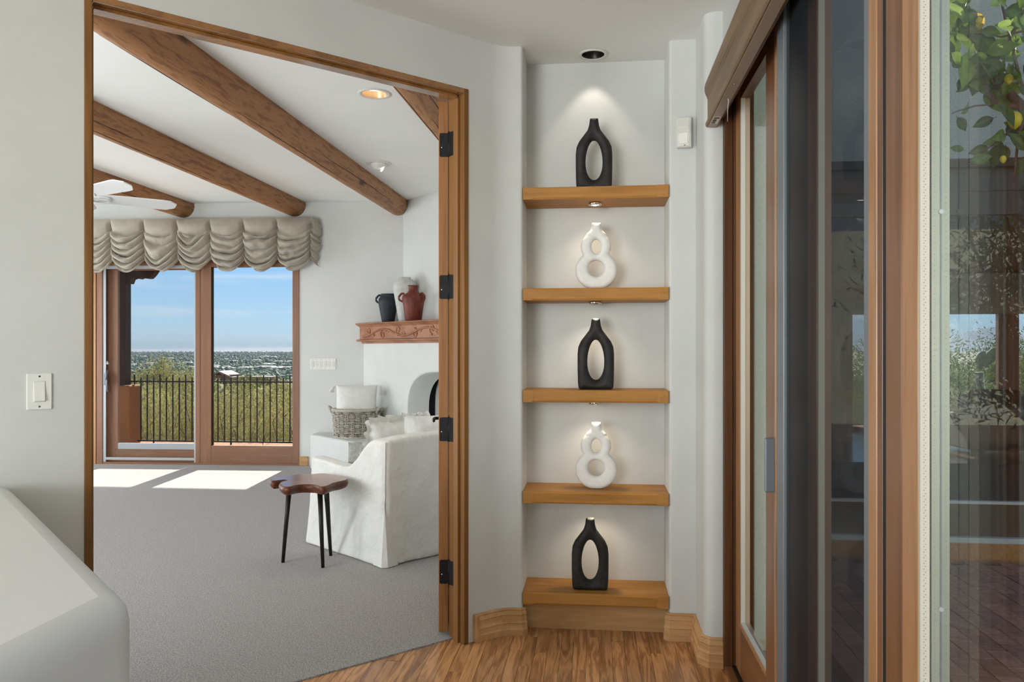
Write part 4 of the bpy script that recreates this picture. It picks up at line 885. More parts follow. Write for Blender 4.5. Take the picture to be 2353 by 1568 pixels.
# ------------------------------------------------------------------ basket with a pillow on the hearth bench
bk = onz(812, 1006, .40) + Vector((0, .11, 0)); BR0, BR1, BH = .235, .258, .30
bt = thing('wicker_basket', bk, 'grey woven wicker basket on the hearth bench', 'basket')
NS = 26; wv = MB()
for k in range(NS):
    for dd in (-.035, .035):
        a = 2 * math.pi * k / NS + dd
        wv.tube([(bk.x + (BR0 + (BR1 - BR0) * t + .0045 * (1 if (j + k) % 2 else -1)) * math.cos(a), bk.y + (BR0 + (BR1 - BR0) * t + .0045 * (1 if (j + k) % 2 else -1)) * math.sin(a), bk.z + .012 + t * (BH - .02)) for j, t in enumerate([q / 8 for q in range(9)])], .0055, 5)
wv.build('stakes', M['wicker'], bt)
for j in range(8):
    w = MB()
    for off in (-.008, .008):
        t = (j + .5) / 8; n = NS * 4
        ring = [[], []]
        P = []
        for q in range(n):
            a = 2 * math.pi * q / n; r = BR0 + (BR1 - BR0) * t + .0085 * math.cos(NS / 2 * a + (math.pi if j % 2 else 0)) ; P.append(Vector((bk.x + r * math.cos(a), bk.y + r * math.sin(a), bk.z + .012 + t * (BH - .02) + off)))
        R = []
        for q in range(n):
            a = 2 * math.pi * q / n; o_ = Vector((math.cos(a), math.sin(a), 0)); R.append([P[q] + o_ * .0065 * math.cos(z_) + UPV * .0065 * math.sin(z_) for z_ in (0, 1.57, 3.14, 4.71)])
        w.loft(R + [R[0]], caps=False, smooth=True)
    w.build('weaver', M['wicker'], bt)
MB().lathe([(BR1 - .012, BH - .012), (BR1 + .012, BH - .012), (BR1 + .014, BH), (BR1 + .008, BH + .012), (BR1 - .008, BH + .012)], bk, 48).build('rim', M['wicker'], bt)
MB().lathe([(.001, .002), (BR0 + .012, .0), (BR0 + .015, .012), (BR0 - .01, .018), (.001, .016)], bk, 48, caps=False).build('bottom', M['wicker'], bt)
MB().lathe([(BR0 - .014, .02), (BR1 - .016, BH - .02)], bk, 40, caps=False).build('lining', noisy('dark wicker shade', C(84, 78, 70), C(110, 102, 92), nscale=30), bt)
for s_ in (-1, 1):
    a0 = -.15 if s_ > 0 else math.pi + .15
    c = bk + Vector((math.cos(a0), math.sin(a0), 0)) * BR1 + UPV * BH; d = Vector((math.cos(a0), math.sin(a0), 0)); t_ = Vector((-d.y, d.x, 0))
    MB().tube([c + t_ * .06 - UPV * .03, c + t_ * .05 + d * .03 + UPV * .02, c + d * .045 + UPV * .035, c - t_ * .05 + d * .03 + UPV * .02, c - t_ * .06 - UPV * .03], .011, 8).build('handle', M['wicker'], bt)
def pillow_mesh(w, h, d, seedv=0, corner=.06, wr=.012, power=2.6):
    """soft cushion in local x (width) z (height), thickness y"""
    m = MB(); N = 40
    def side(sg):
        def fn(a, b):
            x = 2 * a - 1; z = 2 * b - 1
            pinch = 1 - corner * (abs(x) ** 2 * abs(z) ** 2) * -1 - .05 * (1 - abs(x) ** 2) * abs(z) ** 6 - .0
            ex = x * w / 2 * (1 - .06 * (1 - z * z) * abs(x) ** 4); ez = z * h / 2 * (1 - .07 * (1 - x * x) * abs(z) ** 4)
            th = max(0, (1 - abs(x) ** power) * (1 - abs(z) ** power)) ** .55
            wob = wr * (vnoise(x * 3 + seedv, z * 3 + 7 * sg) - .5) * th * 2 + wr * .6 * (vnoise(x * 9 + seedv, z * 9 + 3) - .5) * (th ** .3)
            return (ex + wob * .3, sg * (d / 2 * th) + wob, ez)
        return fn
    m.grid(side(-1), N, N); m.grid(side(1), N, N)
    return m
# pillow standing in the basket, tassels at its corners
pb = bk + UPV * .30
pl = thing('throw_pillow', pb, 'white tasselled throw pillow standing in the wicker basket', 'pillow')
pm = pillow_mesh(.46, .36, .22, 3, wr=.006); ang = math.radians(8)
o = pm.build('pillow_body', M['pillow'], pl, local=True); o.location = (0, 0, .09); o.rotation_euler = (math.radians(-6), 0, ang)
def tassel(sx, sz, par, droop):
    m = MB(); c = Vector((sx, 0, sz)); random.seed(int(sx * 100))
    for k in range(34):
        a = random.random() * 6.28; m.tube([c, c + Vector((math.copysign(.03, sx) + .012 * math.cos(a), .015 * math.sin(a), -.01)), c + Vector((math.copysign(.055, sx) + .03 * math.cos(a), .03 * math.sin(a), -droop))], [.003, .0035, .002], 5)
    m.build('tassel', M['pillow'], par, local=True)
tassel(-.225, .165, o, .07); tassel(.225, .165, o, .10)

# ------------------------------------------------------------------ slipcovered armchair
CR = onz(883, 1307); CF = (onz(708, 1250) - CR); CLEN = CF.length; CF.normalize(); CRt = Vector((CF.y, -CF.x, 0))   # forward and chair-right
CWID, CDEP = .80, .90
ctr = CR + CF * (CDEP / 2) + CRt * (CWID / 2)
rz = math.atan2(CF.y, CF.x) - math.pi / 2
ac = thing('armchair', (ctr.x, ctr.y, .006), 'white slipcovered armchair with a skirted base and sloping arms', 'armchair', rz=rz)
def chair(X, Y, Z):      # x right, y forward, z up
    hw, hd = CWID / 2, CDEP / 2
    fl = .018 * np.clip(1 - Z / .34, 0, 1) ** 1.5 + .004 * np.sin(X * 17 + 2) * np.clip(1 - Z / .4, 0, 1) + .004 * np.sin(Y * 15) * np.clip(1 - Z / .4, 0, 1) - .018 * np.clip((Z - .35) / .45, 0, 1)
    bx = np.abs(X) - hw - fl; by = np.abs(Y) - hd - fl
    r = .045; q1 = bx + r; q2 = by + r
    shell = np.sqrt(np.maximum(q1, 0) ** 2 + np.maximum(q2, 0) ** 2) + np.minimum(np.maximum(q1, q2), 0) - r
    yy = (Y + hd) / (2 * hd)            # 0 rear .. 1 front
    t = np.clip((yy - .16) / .34, 0, 1); sm = t * t * (3 - 2 * t)
    top = .80 - .03 * (X / hw) ** 2 - sm * (.225 - .03 * (X / hw) ** 2) + .030 * np.clip((yy - .5) / .5, 0, 1) * 1.0
    body = np.maximum(shell, (Z - top) * .85); body = np.maximum(body, -Z - .0)
    # hollow for the seat
    hx = np.abs(X) - (hw - .15); hy = np.maximum(-(Y + hd - .21), Y - hd - .2); hol = np.maximum(np.maximum(hx, hy), .40 - Z)
    hol = hol
    k = .05; a = body; b = -hol; h = np.clip(.5 - .5 * (b - a) / k, 0, 1)
    return b + (a - b) * h + k * h * (1 - h)
m = surface_nets(chair, (-.47, -.53, -.02), (.47, .53, .86), .0135)
o = m.build('slipcover', M['linen'], ac, local=True); mo = o.modifiers.new('smooth', 'SMOOTH'); mo.factor = .5; mo.iterations = 6
mo = o.modifiers.new('sub', 'SUBSURF'); mo.levels = 1; mo.render_levels = 1
m = surface_nets(lambda X, Y, Z: np.sqrt(np.maximum(np.abs(X) - .20, 0) ** 2 + np.maximum(np.abs(Y) - .29, 0) ** 2 + (np.maximum(np.abs(Z) - .02, 0) * 1.0) ** 2) - .045, (-.27, -.36, -.08), (.27, .36, .08), .014)
o = m.build('seat_cushion', M['linen'], ac, local=True); o.location = (0, .11, .455); tag(o)
# seams and the inverted pleat at the rear corner
hw, hd = CWID / 2, CDEP / 2
for sx in (-1, 1):
    MB().tube([(sx * (hw - .012 + .018 * max(0, 1 - z / .34) ** 1.5 - .018 * max(0, (z - .35) / .45)), -(hd - .012 + .018 * max(0, 1 - z / .34) ** 1.5 - .018 * max(0, (z - .35) / .45)), z) for z in [.34 + .043 * k for k in range(11)]], .0035, 6).build('seam', M['linen'], ac, local=True)
    pm = MB(); c = hw + .004; e = hd + .004
    pm.add([(sx * (c + .020), -(e - .09), .006), (sx * (c + .026), -(e + .006), .004), (sx * (c - .012), -(e - .012), .36), (sx * (c - .008), -(e + .03), .004), (sx * (c - .095), -(e + .018), .004)], [(0, 1, 2), (1, 3, 2), (3, 4, 2)])
    pm.build('corner_pleat', M['linen'], ac, local=True)
def chair_pt(x, y, z): return Vector((ctr.x, ctr.y, .006)) + CRt * x + CF * y + UPV * z
def put_pillow(mesh, mat, label, p, rx, rzz, name='throw_pillow', ruffle=None):
    t = thing(name, p, label, 'pillow'); t.rotation_euler = (rx, 0, rz + rzz)
    b = mesh.build('pillow_body', mat, t, local=True)
    if ruffle:
        w, h, amp = ruffle; N = 900; L = []
        per = []
        for k in range(N):
            q = k / N * 4; s_ = int(q); f = q - s_
            c4 = [(-1, -1), (1, -1), (1, 1), (-1, 1)]; a = c4[s_]; b_ = c4[(s_ + 1) % 4]; per.append((a[0] + (b_[0] - a[0]) * f, a[1] + (b_[1] - a[1]) * f))
        inn = [Vector((x * w / 2 * .97, 0, z * h / 2 * .97)) for x, z in per]
        mid = [Vector((x * (w / 2 + .018), .007 * math.sin(k * .21) + .005 * math.sin(k * .083), z * (h / 2 + .018))) for k, (x, z) in enumerate(per)]
        outr = [Vector((x * (w / 2 + .040) + .004 * math.sin(k * .11), .015 * math.sin(k * .21 + .4) + .008 * math.sin(k * .083), z * (h / 2 + .040) + .004 * math.sin(k * .13))) for k, (x, z) in enumerate(per)]
        rings = [inn, mid, outr]; o2 = MB().loft(rings, caps=False, smooth=True).build('ruffle', mat, t, local=True)
    return t
put_pillow(pillow_mesh(.52, .46, .20, 9), M['pillow'], 'white ruffled throw pillow against the back of the armchair', chair_pt(-.05, -.07, .655), math.radians(14), math.radians(8), ruffle=(.50, .44, 1))
put_pillow(pillow_mesh(.50, .44, .18, 21), M['pillow'], 'plain white throw pillow leaning in the right half of the armchair', chair_pt(.19, -.19, .69), math.radians(10), math.radians(-4))
put_pillow(pillow_mesh(.34, .30, .14, 5), M['pillow_g'], 'small grey throw pillow tucked by the armrest of the armchair', chair_pt(-.10, .12, .575), math.radians(20), math.radians(-20))

# ------------------------------------------------------------------ live edge side table
TZ = .53
tp = [(621, 1101), (632, 1096), (655, 1096), (668, 1092), (690, 1090), (715, 1090), (744, 1087), (772, 1092), (797, 1097), (799, 1103), (780, 1107), (765, 1110), (752, 1117), (738, 1119), (722, 1114), (700, 1113), (680, 1115), (664, 1120), (648, 1118), (641, 1110), (650, 1106), (664, 1105), (656, 1102), (640, 1104), (624, 1106)]
tp = [onz(x, y, TZ) for x, y in tp]
def chaikin(P, n=2):
    for _ in range(n): P = [q for i in range(len(P)) for q in (P[i] * .75 + P[(i + 1) % len(P)] * .25, P[i] * .25 + P[(i + 1) % len(P)] * .75)]
    return P
tp = chaikin(tp); cen = sum(tp, Vector()) / len(tp)
tt = thing('side_table', (cen.x, cen.y, .006), 'small live edge wooden side table on three black tapered legs', 'table')
def off(P, d, z, k): 
    o = []
    for i, p in enumerate(P):
        t = (P[(i + 1) % len(P)] - P[i - 1]).normalized(); nrm = Vector((t.y, -t.x, 0)); o.append(Vector((p.x, p.y, 0)) + nrm * d * (1 + .5 * (vnoise(i * .5, k) - .5)) + UPV * z)
    return o
area = sum(tp[i].x * tp[(i + 1) % len(tp)].y - tp[(i + 1) % len(tp)].x * tp[i].y for i in range(len(tp)))
if area < 0: tp = tp[::-1]
top = MB(); r0 = off(tp, -.004, TZ, 0); r1 = off(tp, .004, TZ - .008, 1); n = len(tp)
top.add(r0, [tuple(range(n))]); top.build('top_surface', M['live'], tt)
ed = MB(); ed.loft([off(tp, -.004, TZ - .0002, 0), r1, off(tp, .007, TZ - .024, 2), off(tp, .0, TZ - .042, 3), off(tp, -.014, TZ - .054, 4)], caps=False, smooth=True); bt_ = off(tp, -.014, TZ - .054, 4); ed.add(bt_, [tuple(range(n))[::-1]])
ed.build('live_edge', M['bark'], tt)
for (fx, fy), (hx, hy) in (((650, 1293), (664, 1128)), ((742, 1305), (735, 1128)), ((760, 1277), (750, 1128))):
    a = onz(fx, fy, .006); b = onz(hx, hy, TZ - .054)
    MB().tube([a, b], [.0105, .0165], 16).build('leg', M['legmetal'], tt)

# ================================================================== OUTSIDE THE BEDROOM WINDOW
pf = MB().box(-10.5, -.3, 9.16, 12.35, -.30, -.14); struct(pf.build('floor_porch', M['stucco']), 'tan porch slab outside the bedroom window')
pr = MB().box(-10.5, -.3, 9.16, 12.3, 2.68, 2.86); struct(pr.build('ceiling_porch', M['darkwood']), 'dark timber porch roof outside the window')
pp_ = thing('porch_post', (-7.42, 11.92, -.14), 'dark porch post with a scrolled corbel on a tan stucco pier', 'post')
xl, xr = onY(262, 900, 11.9).x, onY(309, 900, 11.9).x
MB().box(xl - .35, xr, 11.75, 12.1, -.14, .80).build('pier', M['stucco'], pp_, bevel=.03, seg=3)
xa, xb = onY(270, 800, 11.9).x, onY(294, 800, 11.9).x
MB().box(xa - .03, xb, 11.83, 11.99, .80, 2.58).build('post', M['darkwood'], pp_, bevel=.008)
cpx = [(268, 609), (357, 610), (357, 622), (350, 632), (342, 640), (333, 640), (326, 636), (318, 641), (308, 639), (301, 642), (297, 652), (268, 652)]
cpts = [onY(x, y, 11.85) for x, y in cpx]
MB().add([(p.x, 11.84, p.z) for p in cpts] + [(p.x, 11.98, p.z) for p in cpts], [tuple(range(12))[::-1], tuple(range(12, 24))] + [(i, (i + 1) % 12, 12 + (i + 1) % 12, 12 + i) for i in range(12)]).build('corbel', M['darkwood'], pp_)
fe = thing('iron_fence', (-6, 12.0, -.14), 'dark iron picket fence with alternating tall and short pickets beyond the window', 'fence')
pk_t = MB().box(-.009, .009, -.009, .009, -.06, .0).mesh('picket', M['iron'])
FY = 12.0; x0 = onY(180 + 507 / 3.92, 900, FY).x; sp_ = (onY(180 + 1025 / 3.92, 900, FY).x - x0) / 9
pick_t = MB().box(-.008, .008, -.008, .008, -.095, .962).mesh('picket_tall', M['iron']); pick_s = MB().box(-.008, .008, -.008, .008, -.095, .918).mesh('picket_short', M['iron'])
for k in range(-3, 40):
    o = mobj('picket', pick_t if k % 2 == 0 else pick_s, fe, (x0 + sp_ * k + 6, 0, .14))
    if k % 12 == 3: mobj('foot', MB().box(-.01, .01, -.01, .01, -.14, -.09).mesh('foot', M['iron']), fe, (x0 + sp_ * k + 6, 0, .14))
for z in (.852, -.090): MB().box(x0 - .35, x0 + sp_ * 40, FY - .012, FY + .012, z - .012, z + .012).build('rail', M['iron'], fe)

def terr(y):
    K = [(12.3, -1.2), (14, -1.9), (30, -2.6), (60, -4.0), (150, -8.5), (350, -16), (700, -25), (30000, -25)]
    for (a, b), (c, d) in zip(K, K[1:]):
        if y <= c: return b + (d - b) * max(0, (y - a)) / (c - a)
    return -25
ys = [12.36, 13, 14, 16, 20, 25, 30, 40, 60, 80, 110, 150, 200, 270, 350, 500, 700, 1000, 2000, 4000, 8000, 16000, 30000]
g = MB(); NXg = 40
V = [((-1.25 * y - 30) + (2.5 * y + 90) * i / NXg, y, terr(y) + (0 if y < 13 else .25 * (hsh(i, y) - .5) * min(y / 30, 4))) for y in ys for i in range(NXg + 1)]
g.add(V, [(j * (NXg + 1) + i, j * (NXg + 1) + i + 1, (j + 1) * (NXg + 1) + i + 1, (j + 1) * (NXg + 1) + i) for j in range(len(ys) - 1) for i in range(NXg)], True)
M['desert'] = noisy('desert ground', C(92, 92, 62), C(150, 138, 104), nscale=.05, detail=9, rough=.95, bump=0, lo=.35, hi=.65)
struct(g.build('ground', M['desert']), 'desert hillside falling to the valley')
# thickets too many to count
def blob(m, x, y, z, r, h, sd, seg=6):
    R = []
    for j, (t, q) in enumerate(((0, .45), (.25, .95), (.6, .9), (.88, .5), (1, .08))):
        R.append([(x + r * q * (1 + .45 * (hsh(sd, j, i) - .5)) * math.cos(6.283 * i / seg + sd), y + r * q * (1 + .45 * (hsh(sd, i, j) - .5)) * math.sin(6.283 * i / seg + sd), z + h * t * (1 + .2 * (hsh(sd + i, j) - .5))) for i in range(seg)])
    m.loft(R, caps=True, smooth=False)
random.seed(11)
M['thicket'] = noisy('valley thicket', C(80, 88, 68), C(138, 140, 110), nscale=.09, detail=4, rough=.95, bump=0, lo=.35, hi=.65)
spots = [(x, y) for x, y in zip([490, 497, 506, 522, 531, 545, 552, 560, 569, 585, 598, 607, 618, 626, 636, 645, 655, 664, 305, 318, 343, 352, 411, 433, 441, 520, 537, 563, 590, 612, 622, 640, 650, 515, 598, 610, 627, 668, 330, 392],
                                [851, 847, 851, 848, 850, 851, 849, 851, 850, 850, 850, 848, 850, 849, 851, 848, 850, 850, 843, 842, 841, 838, 836, 838, 848, 829, 834, 830, 832, 842, 841, 835, 834, 815, 823, 823, 824, 835, 823, 828])]
HB = [onz(x, y, -25.0) for x, y in spots]
vt = MB()
for k in range(9000):
    y = 420 * (20 ** random.random()); x = y * random.uniform(-.72, -.34); r = random.uniform(1.6, 4.2) * (1 + y / 3500)
    if any(abs(h_.x - x) < r + 7 * (1 + y / 2500) and abs(h_.y - y) < r + 6 * (1 + y / 2500) for h_ in HB): continue
    blob(vt, x, y, terr(y) - .5, r, r * random.uniform(.7, 1.3), k, 5)
tag(vt.build('valley_trees', M['thicket']), 'countless small dark trees covering the distant valley', 'trees', None, 'stuff')
hs = MB(); M['scrub'] = noisy('hillside scrub', C(84, 86, 56), C(146, 142, 100), nscale=.35, detail=6, rough=.95, bump=0, lo=.35, hi=.65)
for k in range(1500):
    y = 34 * (11.5 ** random.random()); x = y * random.uniform(-.74, -.28); r = random.uniform(.9, 2.2) * (1 + y / 400); blob(hs, x, y, terr(y) - .3, r, r * random.uniform(.7, 1.2), k + .5, 7)
tag(hs.build('hillside_scrub', M['scrub']), 'countless olive desert bushes covering the hillside', 'bushes', None, 'stuff')
# distant houses
M['hroof'] = plain('pale flat roof', C(138, 134, 126), .8); M['hwall'] = plain('tan house wall', C(126, 112, 98), .9)
random.seed(23)
for x, y in spots:
    b = onz(x, y, -25.0); sc_ = random.uniform(.8, 1.3) * (1 + b.y / 2500); w, d, h = 3.0 * sc_ * random.uniform(.7, 1.6), 3 * sc_, 2.1 * sc_
    m = MB(); t = thing('distant_house', b, 'tiny pale-roofed house among the trees of the distant valley', 'house', 'houses in the distant valley')
    MB().box(-w, w, -d, d, 0, h).build('walls', M['hwall'], t, local=True)
    MB().add([(-w * 1.08, -d * 1.1, h), (w * 1.08, -d * 1.1, h), (w * 1.08, d * 1.1, h), (-w * 1.08, d * 1.1, h), (-w * .6, 0, h * 1.45), (w * .6, 0, h * 1.45)], [(3, 2, 1, 0), (0, 1, 5, 4), (1, 2, 5), (2, 3, 4, 5), (3, 0, 4)]).build('roof', M['hroof'], t, local=True)
# two nearer houses below the fence
M['roof_p'] = noisy('pinkish roof tiles', C(132, 108, 92), C(156, 130, 112), nscale=2, rough=.8, bump=0); M['wall_p'] = plain('brown house wall', C(122, 92, 78), .9)
h1 = thing('gable_house', (onY(505, 870, 150).x, 150, -8.5), 'tan house with a low gable roof just beyond the fence', 'house')
pk = onY(516, 852, 150); el = onY(484, 866, 150); er = onY(548, 866, 150)
MB().box(el.x + .3, er.x - .3, 148, 152.5, -9, -3.4).build('walls', M['wall_p'], h1)
rp = [(el.x, 147.4, el.z), (pk.x, 147.4, pk.z), (er.x, 147.4, er.z)]; 
MB().add([(x, y, z) for x, _, z in rp for y in (147.4, 153)] + [(x, y, z - .35) for x, _, z in rp for y in (147.4, 153)], [(0, 2, 3, 1), (2, 4, 5, 3), (6, 7, 9, 8), (8, 9, 11, 10), (0, 6, 8, 2), (2, 8, 10, 4), (1, 3, 9, 7), (3, 5, 11, 9), (0, 1, 7, 6), (4, 10, 11, 5)]).build('roof', M['roof_p'], h1)
MB().box(onY(498, 870, 147.9).x, onY(512, 870, 147.9).x, 147.85, 147.95, -7, -4.1).build('dark_doorway', M['slot'], h1)
h2 = thing('flat_house', (onY(594, 870, 110).x, 110, -6.5), 'brown flat-roofed house among the bushes beyond the fence', 'house')
a_, b_ = onY(569, 870, 110), onY(620, 870, 110); MB().box(a_.x, b_.x, 110, 113, -7, -2.75).build('walls', M['wall_p'], h2); MB().box(a_.x - .2, b_.x + .2, 109.8, 113.2, -2.75, -2.45).build('roof', M['roof_p'], h2)
# far mountains
def ridge(name, pts, Y, label, mat, base=-30, jag=.0):
    P = [onY(x, y, Y) for x, y in pts]; Q = []
    for i in range(len(P) - 1):
        for k in range(8):
            t = k / 8; p = P[i].lerp(P[i + 1], t); p.z += jag * (vnoise(i * 8 + k, 3.) - .5) * abs(p.z - HC); Q.append(p)
    Q.append(P[-1]); m = MB(); dpt = Y * .12
    m.loft([[(p.x * s, p.y + o_, base + (p.z - base) * h) for p in Q] for s, o_, h in ((1, -dpt, 0), (1, -dpt * .45, .55), (1, 0, 1), (1, dpt, .3), (1, dpt * 1.5, 0))], caps=False, close=False, smooth=False)
    return tag(m.build(name, mat), label, 'mountain')
M['mtn'] = noisy('far rock', C(84, 96, 104), C(120, 130, 138), nscale=.0006, detail=6, rough=.95, bump=0)
ridge('mountain_range', [(100, 806), (250, 802), (300, 801), (345, 801.5), (400, 801), (455, 800), (480, 798), (510, 797), (520, 794.5), (530, 795), (545, 797), (562, 796.5), (570, 793.8), (578, 797), (600, 799), (618, 797), (640, 796.3), (650, 798.5), (665, 798), (690, 797), (760, 800)], 26000, 'low blue mountain range on the far horizon', M['mtn'])
ridge('foothill', [(60, 805), (300, 803.5), (440, 803), (490, 800.5), (560, 800), (640, 800.5), (700, 800.5), (800, 804)], 16000, 'pale foothill line in front of the far mountains', M['mtn'])
ridge('mountain', [(2080, 800), (2130, 790), (2180, 778), (2210, 768), (2240, 760), (2258, 754), (2275, 753), (2290, 757), (2310, 758), (2340, 770), (2370, 772), (2420, 778), (2500, 800)], 9000, 'blue mountain seen through the house across the courtyard', M['mtn'], jag=.1)

# shrubs beyond the fence: fine olive twigs
def shrub_mesh(seed, n=19000, rx=1.25, rz=1.3, lw=1., ll=1., s=.2, nc=46):
    random.seed(seed); f = MB(); b = MB(); cl = []
    for k in range(nc):
        a = random.random() * 6.283; r = rx * math.sqrt(random.random()) * .85; z = rz * (.35 + 1.35 * random.random() * (1 - .45 * (r / rx) ** 2)); cl.append(Vector((r * math.cos(a), r * math.sin(a), z)))
        p0 = Vector((r * .12 * math.cos(a), r * .12 * math.sin(a), 0)); b.tube([p0, p0.lerp(cl[-1], .45) + Vector((.1 * math.sin(k), .1 * math.cos(k * 2.), .10)), cl[-1]], [.030, .020, .008], 5); e_ = cl[-1] + Vector((.25 * math.cos(k * 1.7), .25 * math.sin(k * 1.7), .28)); b.tube([cl[-1], e_], [.008, .003], 4)
    for k in range(n):
        c = random.choice(cl); p = c + Vector((random.gauss(0, s), random.gauss(0, s), random.gauss(0, s * .85)))
        if p.z < .05: p.z = random.random() * .4
        d = (Vector((p.x * .5, p.y * .5, .35)) + Vector((random.uniform(-1, 1), random.uniform(-1, 1), random.uniform(-1, 1)))).normalized()
        w = d.cross(Vector((random.uniform(-1, 1), random.uniform(-1, 1), random.uniform(-1, 1)))).normalized() * random.uniform(.0022, .005) * lw; L_ = random.uniform(.035, .085) * ll
        f.add([p - w, p + d * L_ * .5 + w, p + d * L_, p + d * L_ * .4 - w], [(0, 1, 2, 3)])
    return f, b
M['olive'] = leafmat('olive twigs', C(112, 108, 60), C(172, 164, 106), .22, .3); M['olive2'] = leafmat('dark green twigs', C(58, 74, 34), C(104, 116, 60), .2, .3); M['twig'] = noisy('bare branch', C(104, 90, 72), C(156, 138, 114), nscale=8, rough=.9, bump=0)
SM = []
for i, sd_ in enumerate((3, 8, 14)):
    f, b = shrub_mesh(sd_); SM.append((f.mesh('foliage', M['olive']), b.mesh('branches', M['twig'])))
f, b = shrub_mesh(31, 15000, lw=3., ll=1.4, s=.26); SM2 = (f.mesh('foliage', M['olive2']), b.mesh('branches', M['twig']))
f, b = shrub_mesh(52, 13000, lw=4., ll=1.8, s=.24); SM3 = (f.mesh('foliage', M['olive']), b.mesh('branches', M['twig']))
def shrub(x, y, z, s, sz, k, label, name='desert_shrub', grp='shrubs beyond the fence', pair=None):
    t = thing(name, (x, y, z), label, 'shrub', grp, rz=k * 1.7); a, b = pair or SM[k % 3]
    mobj('foliage', a, t, scl=(s, s, sz)); mobj('branches', b, t, scl=(s, s, sz)); return t
random.seed(77); k = 0
for Yr, n, top, x_lo, x_hi in ((13.9, 7, 893, -9.4, -4.3), (16.2, 7, 888, -10.6, -5.0), (20, 7, 884, -13, -6), (26, 8, 880, -17, -8), (36, 8, 877, -24, -11.5)):
    for i in range(n):
        x = x_lo + (x_hi - x_lo) * (i + .5 * random.random() + .25) / n; zt_ = terr(Yr); hgt = HC - (top + random.uniform(-6, 8) - 805) * Yr / FPX - zt_; s = hgt / 2.45; wd = max(s, (x_hi - x_lo) / n / 2.1)
        shrub(x, Yr + random.uniform(-.6, .6), zt_, wd, s, k, 'dense olive desert shrub behind the iron fence', pair=SM3 if Yr > 18 else None); k += 1
zt_ = terr(44); p = onY(357, 822, 44); shrub(p.x, 44, zt_, 1.25, (p.z - zt_) / 2.35, 4, 'tall airy olive tree rising above the fence beside the porch post', 'desert_tree', None, SM3)
p = onY(424, 840, 48); shrub(p.x, 48, terr(48), 1.5, (p.z - terr(48)) / 2.45, 5, 'round olive tree rising above the fence next to the window mullion', 'desert_tree', None, SM3)
p = onY(572, 857, 60); shrub(p.x, 60, terr(60), 1.5, (p.z - terr(60)) / 2.4, 6, 'dark green tree between the two houses beyond the fence', 'desert_tree', None, SM2)
# garden behind the room across the courtyard
for i, (x, y, s, sz) in enumerate(((6.4, 17.5, 1.1, 1.25), (7.6, 18.5, 1.2, 1.2), (8.8, 18, 1.2, 1.3), (9.6, 19.5, 1.3, 1.35), (7.0, 21, 1.3, 1.3), (10.8, 21.5, 1.4, 1.5), (8.6, 23, 1.4, 1.5))):
    shrub(x, y, -1.25, s, sz * .80 + .014 * (y - 17), i, 'leafy garden shrub behind the room across the courtyard', 'garden_shrub', 'shrubs behind the courtyard room', SM2)
pc_ = thing('prickly_pear', (7.0, 15.2, -1.2), 'prickly pear cactus pads outside the far garden doors', 'cactus')
M['cactus'] = noisy('cactus pad', C(70, 92, 76), C(104, 126, 104), nscale=20, rough=.7, bump=.3)
for (a, b, c_, d_, an) in ((2253, 822, 15, 26, -.5), (2262, 832, 20, 36, -.7), (2278, 818, 20, 36, -.6), (2300, 850, 24, 40, .2)):
    p = onY(a, b, 15.2); r1, r2 = c_ * 15 / FPX * .6, d_ * 15 / FPX * .6
    R = [[(p.x + r1 * math.cos(q) * sc__ * math.cos(an) - r2 * math.sin(q) * sc__ * math.sin(an), 15.2 + dy, p.z + r1 * math.cos(q) * sc__ * math.sin(an) + r2 * math.sin(q) * sc__ * math.cos(an)) for q in [6.283 * k / 20 for k in range(20)]] for dy, sc__ in ((-.03, .5), (-.02, .9), (0, 1), (.02, .9), (.03, .5))]
    MB().loft(R, smooth=True).build('pad', M['cactus'], pc_)
MB().tube([(7.0, 15.2, -1.2), (6.98, 15.2, .2), (6.9, 15.2, .95)], [.12, .11, .08], 10).build('stem', M['cactus'], pc_)
MB().box(3, 12, 14.3, 30, -1.3, -1.22).build('ground_garden', M['desert'])
struct(bpy.data.objects['ground_garden'], 'garden ground behind the courtyard room')

# ------------------------------------------------------------------ lemon tree in the courtyard
LY = 3.3
lt = thing('lemon_tree', (2.18, LY + .1, -.01), 'lemon tree with glossy leaves and fruit in the courtyard', 'tree')
M['bark_l'] = noisy('lemon bark', C(72, 58, 52), C(112, 94, 84), nscale=20, rough=.9, bump=.5)
def br(pts, r0, r1, dy=0.):
    P = [onY(x, y, LY + dy * (i / max(1, len(pts) - 1))) for i, (x, y) in enumerate(pts)]; P2 = []
    for i in range(len(P) - 1):
        for k in range(4): P2.append(P[i].lerp(P[i + 1], k / 4) + Vector((hsh(i, k) - .5, hsh(k, i + 5.) - .5, hsh(i + 2., k) - .5)) * r1 * 1.0)
    P2.append(P[-1]); MB().tube(P2, [r0 + (r1 - r0) * k / (len(P2) - 1) for k in range(len(P2))], 8).build('branch', M['bark_l'], lt); return P2
tb = onY(2353, 252, LY)
MB().tube([(2.18, LY + .1, -.01), (2.16, LY + .08, .6), (2.10, LY + .05, 1.2), (2.0, LY, 1.8), tb], [.07, .06, .05, .042, .03], 12).build('trunk', M['bark_l'], lt)
tw_ = []
